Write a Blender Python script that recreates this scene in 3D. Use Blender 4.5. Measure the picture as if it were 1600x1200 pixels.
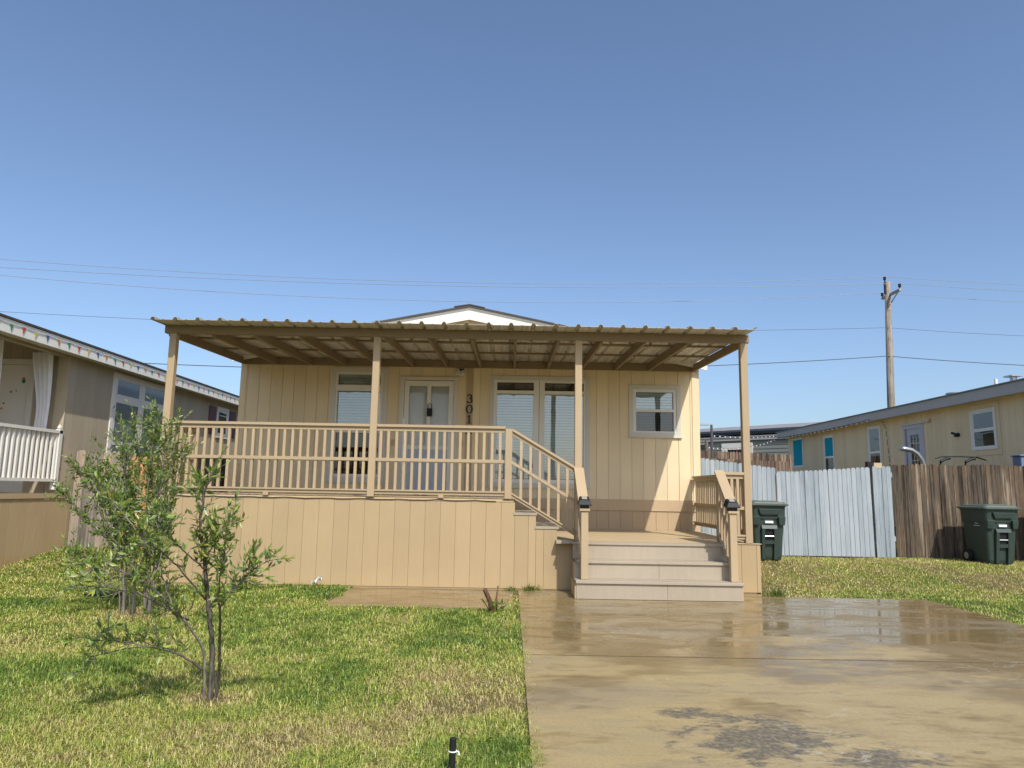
import bpy, bmesh, math, random
import numpy as np
from mathutils import Vector, Matrix
random.seed(7); rng = np.random.default_rng(7)
S = bpy.context.scene
for o in list(bpy.data.objects): bpy.data.objects.remove(o)
COL = S.collection
R = math.radians

# ------------------------------------------------------------------ camera
EYE = 1.32
PITCH, ROLL = math.atan(166/1120), R(1.0)
cam = bpy.data.cameras.new('camera'); cam.sensor_width = 36; cam.lens = 25.2; cam.clip_end = 2000; cam.clip_start = .05
co = bpy.data.objects.new('camera', cam); COL.objects.link(co)
d = Vector((0, math.cos(PITCH), math.sin(PITCH))); r0 = Vector((1, 0, 0)); u0 = Vector((0, -math.sin(PITCH), math.cos(PITCH)))
r_ = r0*math.cos(ROLL)+u0*math.sin(ROLL); u_ = u0*math.cos(ROLL)-r0*math.sin(ROLL)
m = Matrix((r_, u_, -d)).transposed().to_4x4(); m.translation = (0, 0, EYE)
co.matrix_world = m
S.camera = co
# ------------------------------------------------------------------ sky, sun, exposure
SUN = Vector((.33, -.89, 1.0)).normalized()
w = bpy.data.worlds.new('World'); S.world = w; w.use_nodes = True
nt = w.node_tree; bg = nt.nodes['Background']
sky = nt.nodes.new('ShaderNodeTexSky'); sky.sky_type = 'NISHITA'; sky.sun_disc = False
sky.sun_elevation = math.asin(SUN.z); sky.sun_rotation = math.atan2(SUN.x, SUN.y) % (2*math.pi)
sky.altitude = 900; sky.air_density = 1.0; sky.dust_density = 4.3; sky.ozone_density = 3.4
nt.links.new(sky.outputs[0], bg.inputs[0]); bg.inputs[1].default_value = .135
sl = bpy.data.lights.new('sun', 'SUN'); sl.energy = 3.15; sl.angle = R(.53); sl.color = (1, .955, .885)
so = bpy.data.objects.new('sun', sl); COL.objects.link(so); so.location = SUN*60
so.rotation_euler = (-SUN).to_track_quat('-Z', 'Y').to_euler()
S.view_settings.view_transform = 'Standard'; S.view_settings.look = 'None'
S.view_settings.exposure = 0.4; S.view_settings.gamma = 1.0; S.view_settings.use_curve_mapping = False
S.render.engine = 'CYCLES'

# ------------------------------------------------------------------ materials
class NT:
    def __init__(s, name):
        s.m = bpy.data.materials.new(name); s.m.use_nodes = True; s.t = s.m.node_tree; s.n = s.t.nodes
        s.b = s.n['Principled BSDF']; s.out = s.n['Material Output']; s.pos = None
    def new(s, k, **kw):
        n = s.n.new(k)
        for a, b in kw.items(): setattr(n, a, b)
        return n
    def link(s, a, b): s.t.links.new(a, b)
    def coord(s, scale=(1, 1, 1)):
        if s.pos is None: s.pos = s.new('ShaderNodeNewGeometry').outputs['Position']
        v = s.new('ShaderNodeVectorMath', operation='MULTIPLY'); s.link(s.pos, v.inputs[0]); v.inputs[1].default_value = scale
        return v.outputs[0]
    def noise(s, scale, detail=4, sc=(1, 1, 1), rough=.55, dist=0):
        n = s.new('ShaderNodeTexNoise'); n.inputs['Scale'].default_value = scale; n.inputs['Detail'].default_value = detail
        n.inputs['Roughness'].default_value = rough; n.inputs['Distortion'].default_value = dist
        s.link(s.coord(sc), n.inputs['Vector']); return n.outputs[0]
    def ramp(s, fac, stops):
        n = s.new('ShaderNodeValToRGB'); e = n.color_ramp.elements
        while len(e) < len(stops): e.new(.5)
        for i, (p, c) in enumerate(stops):
            e[i].position = p; e[i].color = (c if hasattr(c, '__len__') else (c, c, c)) + ((1,) if not hasattr(c, '__len__') or len(c) == 3 else ())
        s.link(fac, n.inputs[0]); return n.outputs[0]
    def mix(s, fac, a, b, mode='MIX'):
        n = s.new('ShaderNodeMix', data_type='RGBA', blend_type=mode)
        for sock, v in ((n.inputs[0], fac), (n.inputs[6], a), (n.inputs[7], b)):
            if hasattr(v, 'is_linked'): s.link(v, sock)
            elif hasattr(v, '__len__'): sock.default_value = tuple(v)+(1,)
            else: sock.default_value = v
        return n.outputs[2]
    def math(s, op, a, b=0, c=None):
        n = s.new('ShaderNodeMath', operation=op)
        for i, v in enumerate((a, b) if c is None else (a, b, c)):
            if hasattr(v, 'is_linked'): s.link(v, n.inputs[i])
            else: n.inputs[i].default_value = v
        return n.outputs[0]
    def maprange(s, v, a, b, c, e, smooth=True):
        n = s.new('ShaderNodeMapRange'); n.interpolation_type = 'SMOOTHSTEP' if smooth else 'LINEAR'
        s.link(v, n.inputs[0])
        for i, x in enumerate((a, b, c, e)): n.inputs[i+1].default_value = x
        return n.outputs[0]
    def rnd(s): return s.new('ShaderNodeObjectInfo').outputs['Random']
    def bump(s, h, strength=.3, dist=.01):
        n = s.new('ShaderNodeBump'); n.inputs['Strength'].default_value = strength; n.inputs['Distance'].default_value = dist
        s.link(h, n.inputs['Height']); s.link(n.outputs[0], s.b.inputs['Normal'])
    def col(s, c):
        if hasattr(c, 'is_linked'): s.link(c, s.b.inputs['Base Color'])
        else: s.b.inputs['Base Color'].default_value = tuple(c)+(1,)
    def set(s, rough=None, metal=None, spec=None):
        if rough is not None:
            if hasattr(rough, 'is_linked'): s.link(rough, s.b.inputs['Roughness'])
            else: s.b.inputs['Roughness'].default_value = rough
        if metal is not None: s.b.inputs['Metallic'].default_value = metal
        if spec is not None: s.b.inputs['Specular IOR Level'].default_value = spec

def paint(name, c, rough=.6, var=.12, grain=.25, objvar=.06, spec=.35, dirt=.0, dirtcol=(.25, .17, .09)):
    n = NT(name)
    big = n.noise(1.7, 5); fine = n.noise(9, 4, (3, 3, .35))
    f = n.math('MULTIPLY_ADD', n.math('SUBTRACT', big, .5), var*2, 1.0)
    f = n.math('MULTIPLY_ADD', n.math('SUBTRACT', fine, .5), var*1.2, f)
    f = n.math('MULTIPLY_ADD', n.math('SUBTRACT', n.rnd(), .5), objvar*2, f)
    cc = n.mix(1.0, c, n.mix(0, (1, 1, 1), (1, 1, 1)), 'MULTIPLY')
    v = n.new('ShaderNodeVectorMath', operation='SCALE'); v.inputs[0].default_value = c; n.link(f, v.inputs['Scale'])
    outc = v.outputs[0]
    if dirt:
        # splashed soil close to the ground, broken up by noise
        sep = n.new('ShaderNodeSeparateXYZ'); n.link(n.coord(), sep.inputs[0])
        h = n.math('ADD', sep.outputs[2], n.math('MULTIPLY', n.math('SUBTRACT', n.noise(5, 5), .5), .35))
        outc = n.mix(n.maprange(h, .0, .28, dirt, 0), outc, dirtcol)
    n.col(outc); n.set(rough, spec=spec)
    if grain:
        g = n.noise(60, 3, (1, 1, .06)); n.bump(g, grain, .004)
    return n.m
def plain(name, c, rough=.5, metal=0, spec=.5, var=.06):
    n = NT(name)
    f = n.math('MULTIPLY_ADD', n.math('SUBTRACT', n.noise(14, 4), .5), var*2, 1.0)
    v = n.new('ShaderNodeVectorMath', operation='SCALE'); v.inputs[0].default_value = c; n.link(f, v.inputs['Scale'])
    n.col(v.outputs[0]); n.set(rough, metal, spec); return n.m
def weathered(name, stops, streak=22):
    n = NT(name)
    rnd = n.rnd()
    a = n.noise(1, 5, (streak, streak, .9), .65, .3); b = n.noise(1, 4, (80, 80, 3.2), .75); big = n.noise(1.1, 3)
    f = n.math('MULTIPLY_ADD', n.math('SUBTRACT', a, .5), 1.5, .5)
    f = n.math('MULTIPLY_ADD', n.math('SUBTRACT', b, .5), 1.0, f)
    f = n.math('MULTIPLY_ADD', n.math('SUBTRACT', rnd, .5), .55, f)
    f = n.math('MULTIPLY_ADD', n.math('SUBTRACT', big, .5), .5, f)
    n.col(n.ramp(f, stops)); n.set(.85, spec=.15); n.bump(b, .6, .006); return n.m
def glass(name, tint=(.9, .95, .95), gl=.08):
    n = NT(name); n.n.remove(n.b)
    tr = n.new('ShaderNodeBsdfTransparent'); tr.inputs[0].default_value = tuple(tint)+(1,)
    g = n.new('ShaderNodeBsdfGlossy'); g.inputs['Roughness'].default_value = .015
    lw = n.new('ShaderNodeFresnel'); lw.inputs[0].default_value = 1.52
    mx = n.new('ShaderNodeMixShader'); f = n.math('ADD', lw.outputs[0], gl)
    nb = n.new('ShaderNodeBump'); nb.inputs['Strength'].default_value = .04; nb.inputs['Distance'].default_value = .02
    n.link(n.noise(2.2, 2), nb.inputs['Height']); n.link(nb.outputs[0], g.inputs['Normal'])
    n.link(f, mx.inputs[0]); n.link(tr.outputs[0], mx.inputs[1]); n.link(g.outputs[0], mx.inputs[2]); n.link(mx.outputs[0], n.out.inputs[0])
    return n.m
M = {}
M['siding'] = paint('cream_siding', (.735, .605, .39), .6, .07)
M['band'] = paint('tan_band', (.50, .375, .23), .6, .08)
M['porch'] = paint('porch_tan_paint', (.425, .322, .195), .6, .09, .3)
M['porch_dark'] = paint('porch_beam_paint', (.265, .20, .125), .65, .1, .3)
M['skirt'] = paint('skirting_tan_paint', (.415, .308, .172), .65, .08, .3, dirt=.6, dirtcol=(.46, .33, .17))
M['steps'] = paint('step_paint', (.37, .315, .235), .55, .16, .3)
M['deck'] = paint('deck_tan_paint', (.50, .385, .225), .55, .1, .3)
M['groove'] = plain('groove_shadow_board', (.38, .29, .17), .8)
M['white'] = paint('white_trim', (.74, .72, .66), .5, .06, .1)
M['trim'] = paint('greyed_white_trim', (.60, .57, .49), .5, .08, .1)
M['gable'] = paint('gable_white', (.80, .78, .70), .55, .04, .1)
M['interior'] = plain('dark_interior', (.025, .023, .022), .9)
M['blind'] = plain('blind_white', (.78, .79, .77), .5)
M['screen'] = plain('door_kick_panel', (.42, .47, .53), .4)
M['glass'] = glass('window_glass')
M['glass_dark'] = glass('screened_glass', (.45, .46, .46), .04)
M['glass_blue'] = glass('tinted_glass', (.9, .97, 1), .03)
M['glass_door'] = glass('storm_door_glass', (.96, .97, .97), -.02)
M['teal'] = plain('painted_reflection_window', (.13, .17, .175), .12); M['teal2'] = plain('painted_reflection_transom', (.20, .25, .30), .12)  # opaque panes, the grey-teal reflection is put into their base colour
M['cyan'] = plain('cyan_window_film', (.012, .30, .42), .8, spec=.1)
M['black'] = plain('black_plastic', (.016, .018, .02), .55, spec=.25)
M['number'] = plain('dark_bronze_number', (.03, .022, .018), .45)
M['metal'] = plain('brushed_metal', (.55, .55, .55), .35, .9)
M['galv'] = plain('grey_galvanised', (.42, .44, .46), .35, .8)
M['brass'] = plain('door_hardware', (.25, .23, .2), .35, .8)
M['red'] = plain('red_glaze', (.28, .035, .025), .5)
M['blue'] = plain('blue_plastic', (.02, .03, .16), .45)
M['bluebox'] = plain('slate_blue_plastic', (.13, .18, .27), .5)
M['solar'] = plain('solar_cell', (.35, .33, .27), .25)
M['cart'] = plain('green_cart_plastic', (.032, .052, .043), .45, var=.15)
M['cartlid'] = plain('green_lid_plastic', (.085, .11, .085), .5, var=.2)
M['label'] = plain('white_label', (.75, .76, .74), .5)
M['shingle'] = paint('dark_shingle', (.075, .065, .06), .9, .25, .5)
M['roofgrey'] = paint('grey_shingle', (.22, .22, .225), .9, .2, .5)
M['fascia_grey'] = paint('grey_fascia', (.42, .40, .38), .6, .08, .1)
M['left_siding'] = paint('left_home_siding', (.42, .355, .255), .65, .08, .3)
M['left_skirt'] = paint('left_home_skirting', (.46, .35, .205), .7, .1, .3, dirt=.5, dirtcol=(.42, .24, .11))
M['right_siding'] = paint('right_home_siding', (.74, .59, .37), .65, .08, .3)
M['grey_siding'] = paint('grey_lap_siding', (.205, .22, .195), .7, .05, .1)
M['lav'] = paint('lavender_door_paint', (.48, .48, .54), .5, .05, .05)
M['shutter'] = paint('dark_red_shutter', (.10, .025, .028), .5, .1, .2)
M['bluefence'] = weathered('blue_grey_fence_paint', [(0, (.17, .21, .23)), (.3, (.28, .325, .35)), (.65, (.35, .395, .42)), (1, (.43, .46, .48))])
M['brownfence'] = weathered('weathered_brown_fence', [(0, (.018, .014, .011)), (.25, (.05, .04, .031)), (.48, (.115, .095, .072)), (.60, (.115, .068, .034)), (.78, (.20, .168, .128)), (.93, (.29, .245, .19)), (1, (.38, .20, .08))])
M['cedar'] = weathered('new_cedar_board', [(0, (.30, .13, .05)), (.5, (.50, .25, .10)), (1, (.62, .36, .17))])
M['greyfence'] = weathered('grey_weathered_fence', [(0, (.09, .075, .07)), (.4, (.22, .19, .165)), (.75, (.33, .27, .22)), (1, (.45, .33, .21))])
M['darkfence'] = weathered('far_brown_fence', [(0, (.045, .032, .026)), (.4, (.13, .092, .07)), (.75, (.25, .18, .13)), (1, (.38, .29, .21))])
M['polewood'] = weathered('pole_wood', [(0, (.14, .12, .10)), (.4, (.30, .26, .215)), (.75, (.43, .38, .32)), (1, (.52, .47, .4))], 14)
M['wire'] = plain('wire_dark', (.08, .08, .09), .5)
M['wire_bright'] = plain('wire_aluminium', (.55, .57, .6), .35, .7)
M['bark'] = weathered('shrub_bark', [(0, (.05, .042, .034)), (.45, (.15, .13, .11)), (1, (.30, .27, .235))], 40)
M['stump'] = weathered('stump_bark', [(0, (.08, .045, .03)), (.5, (.22, .12, .07)), (1, (.42, .27, .16))], 40)
M['curtain'] = plain('white_curtain', (.80, .79, .82), .8)
M['bulb'] = plain('bulb_white', (.85, .83, .75), .3)
M['paper'] = plain('litter_white', (.72, .78, .82), .5)
for nm, c in (('p_red', (.5, .06, .04)), ('p_green', (.04, .22, .09)), ('p_blue', (.05, .09, .28)), ('p_yellow', (.55, .45, .07)), ('p_orange', (.6, .2, .04))):
    M[nm] = plain('pennant_'+nm[2:], c, .7)

def roofmetal():
    n = NT('corrugated_metal'); geo = n.new('ShaderNodeNewGeometry')
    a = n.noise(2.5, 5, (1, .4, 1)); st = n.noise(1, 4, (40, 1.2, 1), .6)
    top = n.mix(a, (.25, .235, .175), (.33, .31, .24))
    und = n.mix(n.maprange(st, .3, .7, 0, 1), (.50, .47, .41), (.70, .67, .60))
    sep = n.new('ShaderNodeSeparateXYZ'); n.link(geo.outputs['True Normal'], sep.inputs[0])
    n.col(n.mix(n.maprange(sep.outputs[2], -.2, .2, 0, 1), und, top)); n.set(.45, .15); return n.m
M['roofmetal'] = roofmetal()

def leafmat(name, base):
    n = NT(name); n.n.remove(n.b)
    at = n.new('ShaderNodeAttribute', attribute_name='tint'); c = n.mix(1.0, base, at.outputs['Color'], 'MULTIPLY')
    df = n.new('ShaderNodeBsdfDiffuse'); tl = n.new('ShaderNodeBsdfTranslucent'); gl = n.new('ShaderNodeBsdfGlossy'); gl.inputs['Roughness'].default_value = .4
    n.link(c, df.inputs[0]); n.link(n.mix(1.0, c, (1.1, 1.15, .5), 'MULTIPLY'), tl.inputs[0]); gl.inputs[0].default_value = (.8, .8, .8, 1)
    m1 = n.new('ShaderNodeMixShader'); m1.inputs[0].default_value = .32; n.link(df.outputs[0], m1.inputs[1]); n.link(tl.outputs[0], m1.inputs[2])
    m2 = n.new('ShaderNodeMixShader'); m2.inputs[0].default_value = .05; n.link(m1.outputs[0], m2.inputs[1]); n.link(gl.outputs[0], m2.inputs[2])
    n.link(m2.outputs[0], n.out.inputs[0]); return n.m
M['leaf'] = leafmat('olive_leaf', (1, 1, 1)); M['grass'] = leafmat('grass_blade', (1, 1, 1))

def soil():
    n = NT('lawn_soil'); a = n.noise(1.3, 6); b = n.noise(22, 5, rough=.7); c = n.noise(120, 3)
    f = n.math('ADD', n.math('MULTIPLY', a, .6), n.math('MULTIPLY', b, .4))
    base = n.ramp(f, [(.3, (.085, .105, .03)), (.48, (.14, .14, .05)), (.6, (.25, .20, .09)), (.75, (.36, .27, .14))])
    n.col(n.mix(n.maprange(c, .35, .65, 0, .5), base, (.05, .045, .02))); n.set(.95, spec=.1); n.bump(b, .8, .03); return n.m
M['soil'] = soil()

def concrete():
    n = NT('wet_concrete'); sep = n.new('ShaderNodeSeparateXYZ'); n.link(n.coord(), sep.inputs[0])
    X, Y = sep.outputs[0], sep.outputs[1]
    big = n.noise(.55, 6, (1, 1.7, 1), .6, .4); med = n.noise(2.6, 6, (.8, 2.0, 1), .62, .6); fine = n.noise(45, 4, rough=.7); brush = n.noise(1, 3, (2.5, 60, 1))
    # wet film: thicker towards the house, patchy towards the street
    wet = n.math('ADD', n.math('MULTIPLY', big, .75), n.math('MULTIPLY', med, .4))
    wet = n.math('ADD', wet, n.maprange(Y, 3.5, 9.0, -.12, .14))
    wf = n.maprange(wet, .47, .60, 0, 1)
    dry = n.mix(med, (.345, .265, .125), (.46, .36, .185)); damp = n.mix(med, (.17, .118, .047), (.31, .225, .10))
    c = n.mix(wf, dry, damp)
    c = n.mix(n.maprange(fine, .3, .7, 0, .22), c, (.12, .085, .05))
    c = n.mix(n.maprange(n.noise(.9, 6, (.7, 1.8, 1), .62, .5), .48, .68, 0, .5), c, (.24, .205, .15))
    c = n.mix(n.maprange(n.noise(5.5, 6, (.5, 2.2, 1), .7, .8), .52, .72, 0, .5), c, (.10, .07, .035))
    c = n.mix(n.maprange(n.noise(140, 2), .68, .78, 0, .6), c, (.06, .045, .03))
    # old oil and algae stain near the street end, ragged
    def blob(cx, cy, rx, ry, edge):
        dx = n.math('DIVIDE', n.math('SUBTRACT', X, cx), rx); dy = n.math('DIVIDE', n.math('SUBTRACT', Y, cy), ry)
        rr = n.math('SQRT', n.math('ADD', n.math('MULTIPLY', dx, dx), n.math('MULTIPLY', dy, dy)))
        k = n.math('ADD', rr, n.math('MULTIPLY', n.math('SUBTRACT', n.noise(4.2, 7, (1, 1.6, 1), .75, .5), .5), 4.2))
        return n.maprange(k, edge-.1, edge+.4, 1, 0)
    st = n.math('MAXIMUM', blob(1.40, 4.14, .55, .42, .55), n.math('MAXIMUM', blob(1.12, 4.6, .3, .14, .4), blob(1.9, 3.9, .45, .25, .45)))
    st = n.math('MULTIPLY', st, n.maprange(n.noise(30, 4, rough=.7), .3, .6, .3, .85))
    c = n.mix(st, c, (.075, .075, .068))
    lime = n.math('MULTIPLY', n.maprange(n.math('ABSOLUTE', n.math('SUBTRACT', n.noise(1.5, 3, (1, 1.5, 1), .5, 1.2), .5)), .0, .012, 1, 0), n.maprange(n.noise(.8, 3), .52, .62, 0, .45))
    c = n.mix(lime, c, (.5, .46, .38))
    n.col(c)
    film = n.math('MULTIPLY', wf, n.maprange(Y, 4.4, 7.0, .12, 1))
    film = n.math('MULTIPLY', film, n.maprange(n.noise(1.7, 5, (1, 2.2, 1), .6, .8), .36, .58, .25, 1))
    ro = n.maprange(film, 0, 1, .5, .045, False); n.set(n.math('MULTIPLY_ADD', brush, .03, ro)); n.link(n.maprange(film, 0, 1, .25, .5, False), n.b.inputs['Specular IOR Level'])
    h = n.math('ADD', n.math('MULTIPLY', fine, .6), n.math('MULTIPLY', brush, .22))
    bp = n.new('ShaderNodeBump'); bp.inputs['Distance'].default_value = .004
    n.link(n.maprange(film, 0, 1, .45, .022, False), bp.inputs['Strength']); n.link(h, bp.inputs['Height']); n.link(bp.outputs[0], n.b.inputs['Normal'])
    return n.m
M['concrete'] = concrete(); M['jointm'] = plain('joint_dirt', (.07, .052, .03), .9, var=.4)

# ------------------------------------------------------------------ mesh helpers
V = Vector
ORG = {}
def link(o, parent):
    COL.objects.link(o)
    if parent is not None: o.parent = parent
class MB:
    def __init__(s): s.v = []; s.f = []; s.mi = []
    def add(s, vs, fs):
        k = len(s.v); s.v += [tuple(p) for p in vs]; s.f += [tuple(i+k for i in f) for f in fs]; return s
    def hexa(s, p): # 0-3 bottom ccw, 4-7 top
        return s.add(p, [(3, 2, 1, 0), (4, 5, 6, 7), (0, 1, 5, 4), (1, 2, 6, 5), (2, 3, 7, 6), (3, 0, 4, 7)])
    def box(s, x0, x1, y0, y1, z0, z1):
        return s.hexa([(x0, y0, z0), (x1, y0, z0), (x1, y1, z0), (x0, y1, z0), (x0, y0, z1), (x1, y0, z1), (x1, y1, z1), (x0, y1, z1)])
    def obox(s, fr, u0, u1, n0, n1, z0, z1, zt=None):
        o, U, N = fr
        P = lambda u, n, z: o+U*u+N*n+V((0, 0, z))
        za, zb = (z1, z1) if zt is None else zt
        q = [P(u0, n0, z0), P(u1, n0, z0), P(u1, n1, z0), P(u0, n1, z0), P(u0, n0, za), P(u1, n0, zb), P(u1, n1, zb), P(u0, n1, za)]
        return s.hexa(q)
    def slab(s, p, q, wd, lo, hi):
        p, q = V(p), V(q); t = V((q.x-p.x, q.y-p.y, 0)).normalized(); n = V((-t.y, t.x, 0))*(wd/2); L, H = V((0, 0, lo)), V((0, 0, hi))
        return s.hexa([p-n+L, q-n+L, q+n+L, p+n+L, p-n+H, q-n+H, q+n+H, p+n+H])
    def loft(s, rings, cap=True):
        n = len(rings[0]); k = len(s.v)
        for rg in rings: s.v += [tuple(p) for p in rg]
        for i in range(len(rings)-1):
            for j in range(n):
                a = k+i*n+j; b = k+i*n+(j+1) % n; s.f.append((a, b, b+n, a+n))
        if cap: s.f.append(tuple(k+j for j in reversed(range(n)))); s.f.append(tuple(k+(len(rings)-1)*n+j for j in range(n)))
        return s
    def tube(s, pts, rad, n=6):
        pts = [V(p) for p in pts]; rings = []
        if not hasattr(rad, '__len__'): rad = [rad]*len(pts)
        ref = V((0, 0, 1))
        for i, p in enumerate(pts):
            t = (pts[min(i+1, len(pts)-1)]-pts[max(i-1, 0)]).normalized()
            a = t.cross(ref if abs(t.dot(ref)) < .95 else V((1, 0, 0))).normalized(); b = a.cross(t)
            rings.append([p+(a*math.cos(2*math.pi*j/n)+b*math.sin(2*math.pi*j/n))*rad[i] for j in range(n)])
        return s.loft(rings)
    def extr(s, poly, fn, d0, d1): # poly 2d, fn(a,b,depth)->point
        n = len(poly); k = len(s.v)
        s.v += [tuple(fn(a, b, d0)) for a, b in poly]+[tuple(fn(a, b, d1)) for a, b in poly]
        s.f += [tuple(k+j for j in range(n)), tuple(k+n+j for j in reversed(range(n)))]
        s.f += [(k+j, k+n+j, k+n+(j+1) % n, k+(j+1) % n) for j in range(n)]
        return s
    def build(s, name, mat, parent=None, bevel=0, smooth=False, kind=None):
        me = bpy.data.meshes.new(name)
        base = ORG.get(parent.name, V((0, 0, 0))) if parent is not None else V((0, 0, 0))
        me.from_pydata([(x-base.x, y-base.y, z-base.z) for x, y, z in s.v], [], s.f)
        bm = bmesh.new(); bm.from_mesh(me); bmesh.ops.recalc_face_normals(bm, faces=bm.faces)
        if bevel: bmesh.ops.bevel(bm, geom=list(bm.edges), offset=bevel, segments=1, affect='EDGES')
        bm.to_mesh(me); bm.free()
        if smooth: me.polygons.foreach_set('use_smooth', [True]*len(me.polygons))
        me.materials.append(mat if not isinstance(mat, str) else M[mat])
        o = bpy.data.objects.new(name, me); link(o, parent)
        ORG[o.name] = base
        if kind: o['kind'] = kind
        return o
def tag(o, label, cat=None, group=None):
    o['label'] = label
    if cat: o['category'] = cat
    if group: o['group'] = group
    return o
def thing(name, label, cat, loc, group=None):
    o = bpy.data.objects.new(name, None); o.location = loc; link(o, None); ORG[o.name] = V(loc); o.empty_display_size = .2
    return tag(o, label, cat, group)
def single(name, mb, mat, label, cat, base, group=None, **kw):
    o = mb.build(name, mat, None, **kw)
    b = V(base); o.data.transform(Matrix.Translation(-b)); o.location = b; ORG[o.name] = b
    return tag(o, label, cat, group)
def terrain(x, y):
    x = np.asarray(x, float); y = np.asarray(y, float)
    t = np.clip((y-9.8)/3.0, 0, 1); t = t*t*(3-2*t)
    z = -.014+t*np.where(x > 0, .19, .23)
    z = z+np.clip(y-13.8, 0, 14)*.055
    und = .012*np.sin(x*1.7+y*.6)+.01*np.sin(x*.8-y*1.9+1)
    out = np.clip(np.maximum(-.15-x, x-5.6), 0, .6)/.6
    z = z+und*out*np.clip((y-2)/2, 0, 1)
    return np.where((x > -2.3) & (x < 5.7) & (y < 9.97), np.minimum(z, -.012), z)
TZ = lambda x, y: float(terrain(x, y))

def sub_iv(z0, z1, cuts):
    iv = [(z0, z1)]
    for a, b in cuts:
        nx = []
        for p, q in iv:
            if b <= p or a >= q: nx.append((p, q)); continue
            if a > p: nx.append((p, a))
            if b < q: nx.append((b, q))
        iv = nx
    return [x for x in iv if x[1]-x[0] > .012]
def wall(parent, name, fr, u0, u1, z0, z1, opens, bw, mat, phase=0, boards=True, gap=.005, thick=.010, gm='groove', ztop=None):
    """backing panel with openings, and siding boards standing proud of it, cut round the openings"""
    back = MB(); cuts = sorted({u0, u1, *[c for o in opens for c in o[:2] if u0 < c < u1]})
    for a, b in zip(cuts, cuts[1:]):
        c = (a+b)/2
        for p, q in sub_iv(z0, z1, [o[2:] for o in opens if o[0] < c < o[1]]): back.obox(fr, a, b, -.06, 0, p, q)
    wo = back.build(name, gm if boards else mat, parent)
    if not boards: return wo
    u = u0-phase
    while u < u1-.01:
        a, b = max(u, u0)+gap/2, min(u+bw, u1)-gap/2; u += bw
        if b-a < .02: continue
        ed = sorted({a, b, *[c for o in opens for c in o[:2] if a < c < b]})
        done = []
        for e0, e1 in zip(ed, ed[1:]):
            c = (e0+e1)/2; ivs = sub_iv(z0, z1, [o[2:] for o in opens if o[0] < c < o[1]])
            for iv in ivs:
                if done and done[-1][2:] == iv and abs(done[-1][1]-e0) < 1e-6: done[-1] = (done[-1][0], e1)+iv
                else: done.append((e0, e1)+iv)
        for e0, e1, p, q in done:
            if e1-e0 < .012: continue
            zt = None if ztop is None else (ztop(e0), ztop(e1))
            MB().obox(fr, e0, e1, .0005, thick, p, q, zt).build('siding_board', mat, wo)
    return wo
def frame_mb(fr, u0, u1, z0, z1, wd, n0, n1, wb=None):
    b = MB(); wb = wb or wd
    b.obox(fr, u0, u0+wd, n0, n1, z0, z1); b.obox(fr, u1-wd, u1, n0, n1, z0, z1)
    b.obox(fr, u0+wd, u1-wd, n0, n1, z1-wd, z1); b.obox(fr, u0+wd, u1-wd, n0, n1, z0, z0+wb); return b
def blind_mb(fr, u0, u1, z0, z1, n=-.055, step=.05, sl=.028):
    b = MB(); z = z1-.05; b.obox(fr, u0, u1, n-.02, n+.02, z1-.04, z1)
    o, U, N = fr
    while z > z0+.02:
        P = lambda u, k, h: o+U*u+N*(n+k)+V((0, 0, z+h))
        h = step*.5
        b.hexa([P(u0, .012, -h), P(u1, .012, -h), P(u1, .014, -h), P(u0, .014, -h), P(u0, -.012, h*.9), P(u1, -.012, h*.9), P(u1, -.010, h*.9), P(u0, -.010, h*.9)])
        z -= step
    return b
def window(parent, fr, o, trimw, panes, trim='trim', sash='white', label=None, sashw=.045, tn=.03, blind=None, sill=True, pn=-.03):
    """o = outer trim rect; panes = (u0,u1,z0,z1,material)"""
    t = frame_mb(fr, *o, trimw, .001, tn)
    if sill: t.obox(fr, o[0]-.015, o[1]+.015, .001, tn+.02, o[2]-.02, o[2]-.001)
    w_ = t.build('window', trim, parent)
    if label: w_['label'] = label
    u0, u1, z0, z1 = o[0]+trimw, o[1]-trimw, o[2]+trimw, o[3]-trimw
    box = MB()   # the dark room behind the glass
    dp = -.55
    box.obox(fr, u0, u1, dp-.02, dp, z0, z1); box.obox(fr, u0-.02, u0, dp, -.061, z0, z1); box.obox(fr, u1, u1+.02, dp, -.061, z0, z1)
    box.obox(fr, u0, u1, dp, -.061, z0-.02, z0); box.obox(fr, u0, u1, dp, -.061, z1, z1+.02); box.build('room_shade', 'interior', w_)
    us = sorted({a for p in panes for a in p[:1]}); cols = {}
    for p in panes: cols.setdefault((p[0], p[1]), []).append(p)
    cl = sorted(cols)
    for k, (a, b) in enumerate(cl):
        lft = u0 if k == 0 else (cl[k-1][1]+a)/2+.004; rgt = u1 if k == len(cl)-1 else (b+cl[k+1][0])/2-.004
        ps = sorted(cols[(a, b)], key=lambda p: p[2]); s_ = MB()
        s_.obox(fr, lft, a, -.05, .016, z0, z1); s_.obox(fr, b, rgt, -.05, .016, z0, z1)
        zc = z0
        for p in ps: s_.obox(fr, a, b, -.05, .016, zc, p[2]); zc = p[3]
        s_.obox(fr, a, b, -.05, .016, zc, z1); s_.build('sash', sash, w_)
        for p in ps: MB().obox(fr, a, b, pn, pn+.004, p[2], p[3]).build('pane', p[4], w_)
    for bl in (blind or []): blind_mb(fr, *bl).build('blind', 'blind', w_)
    return w_

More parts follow.
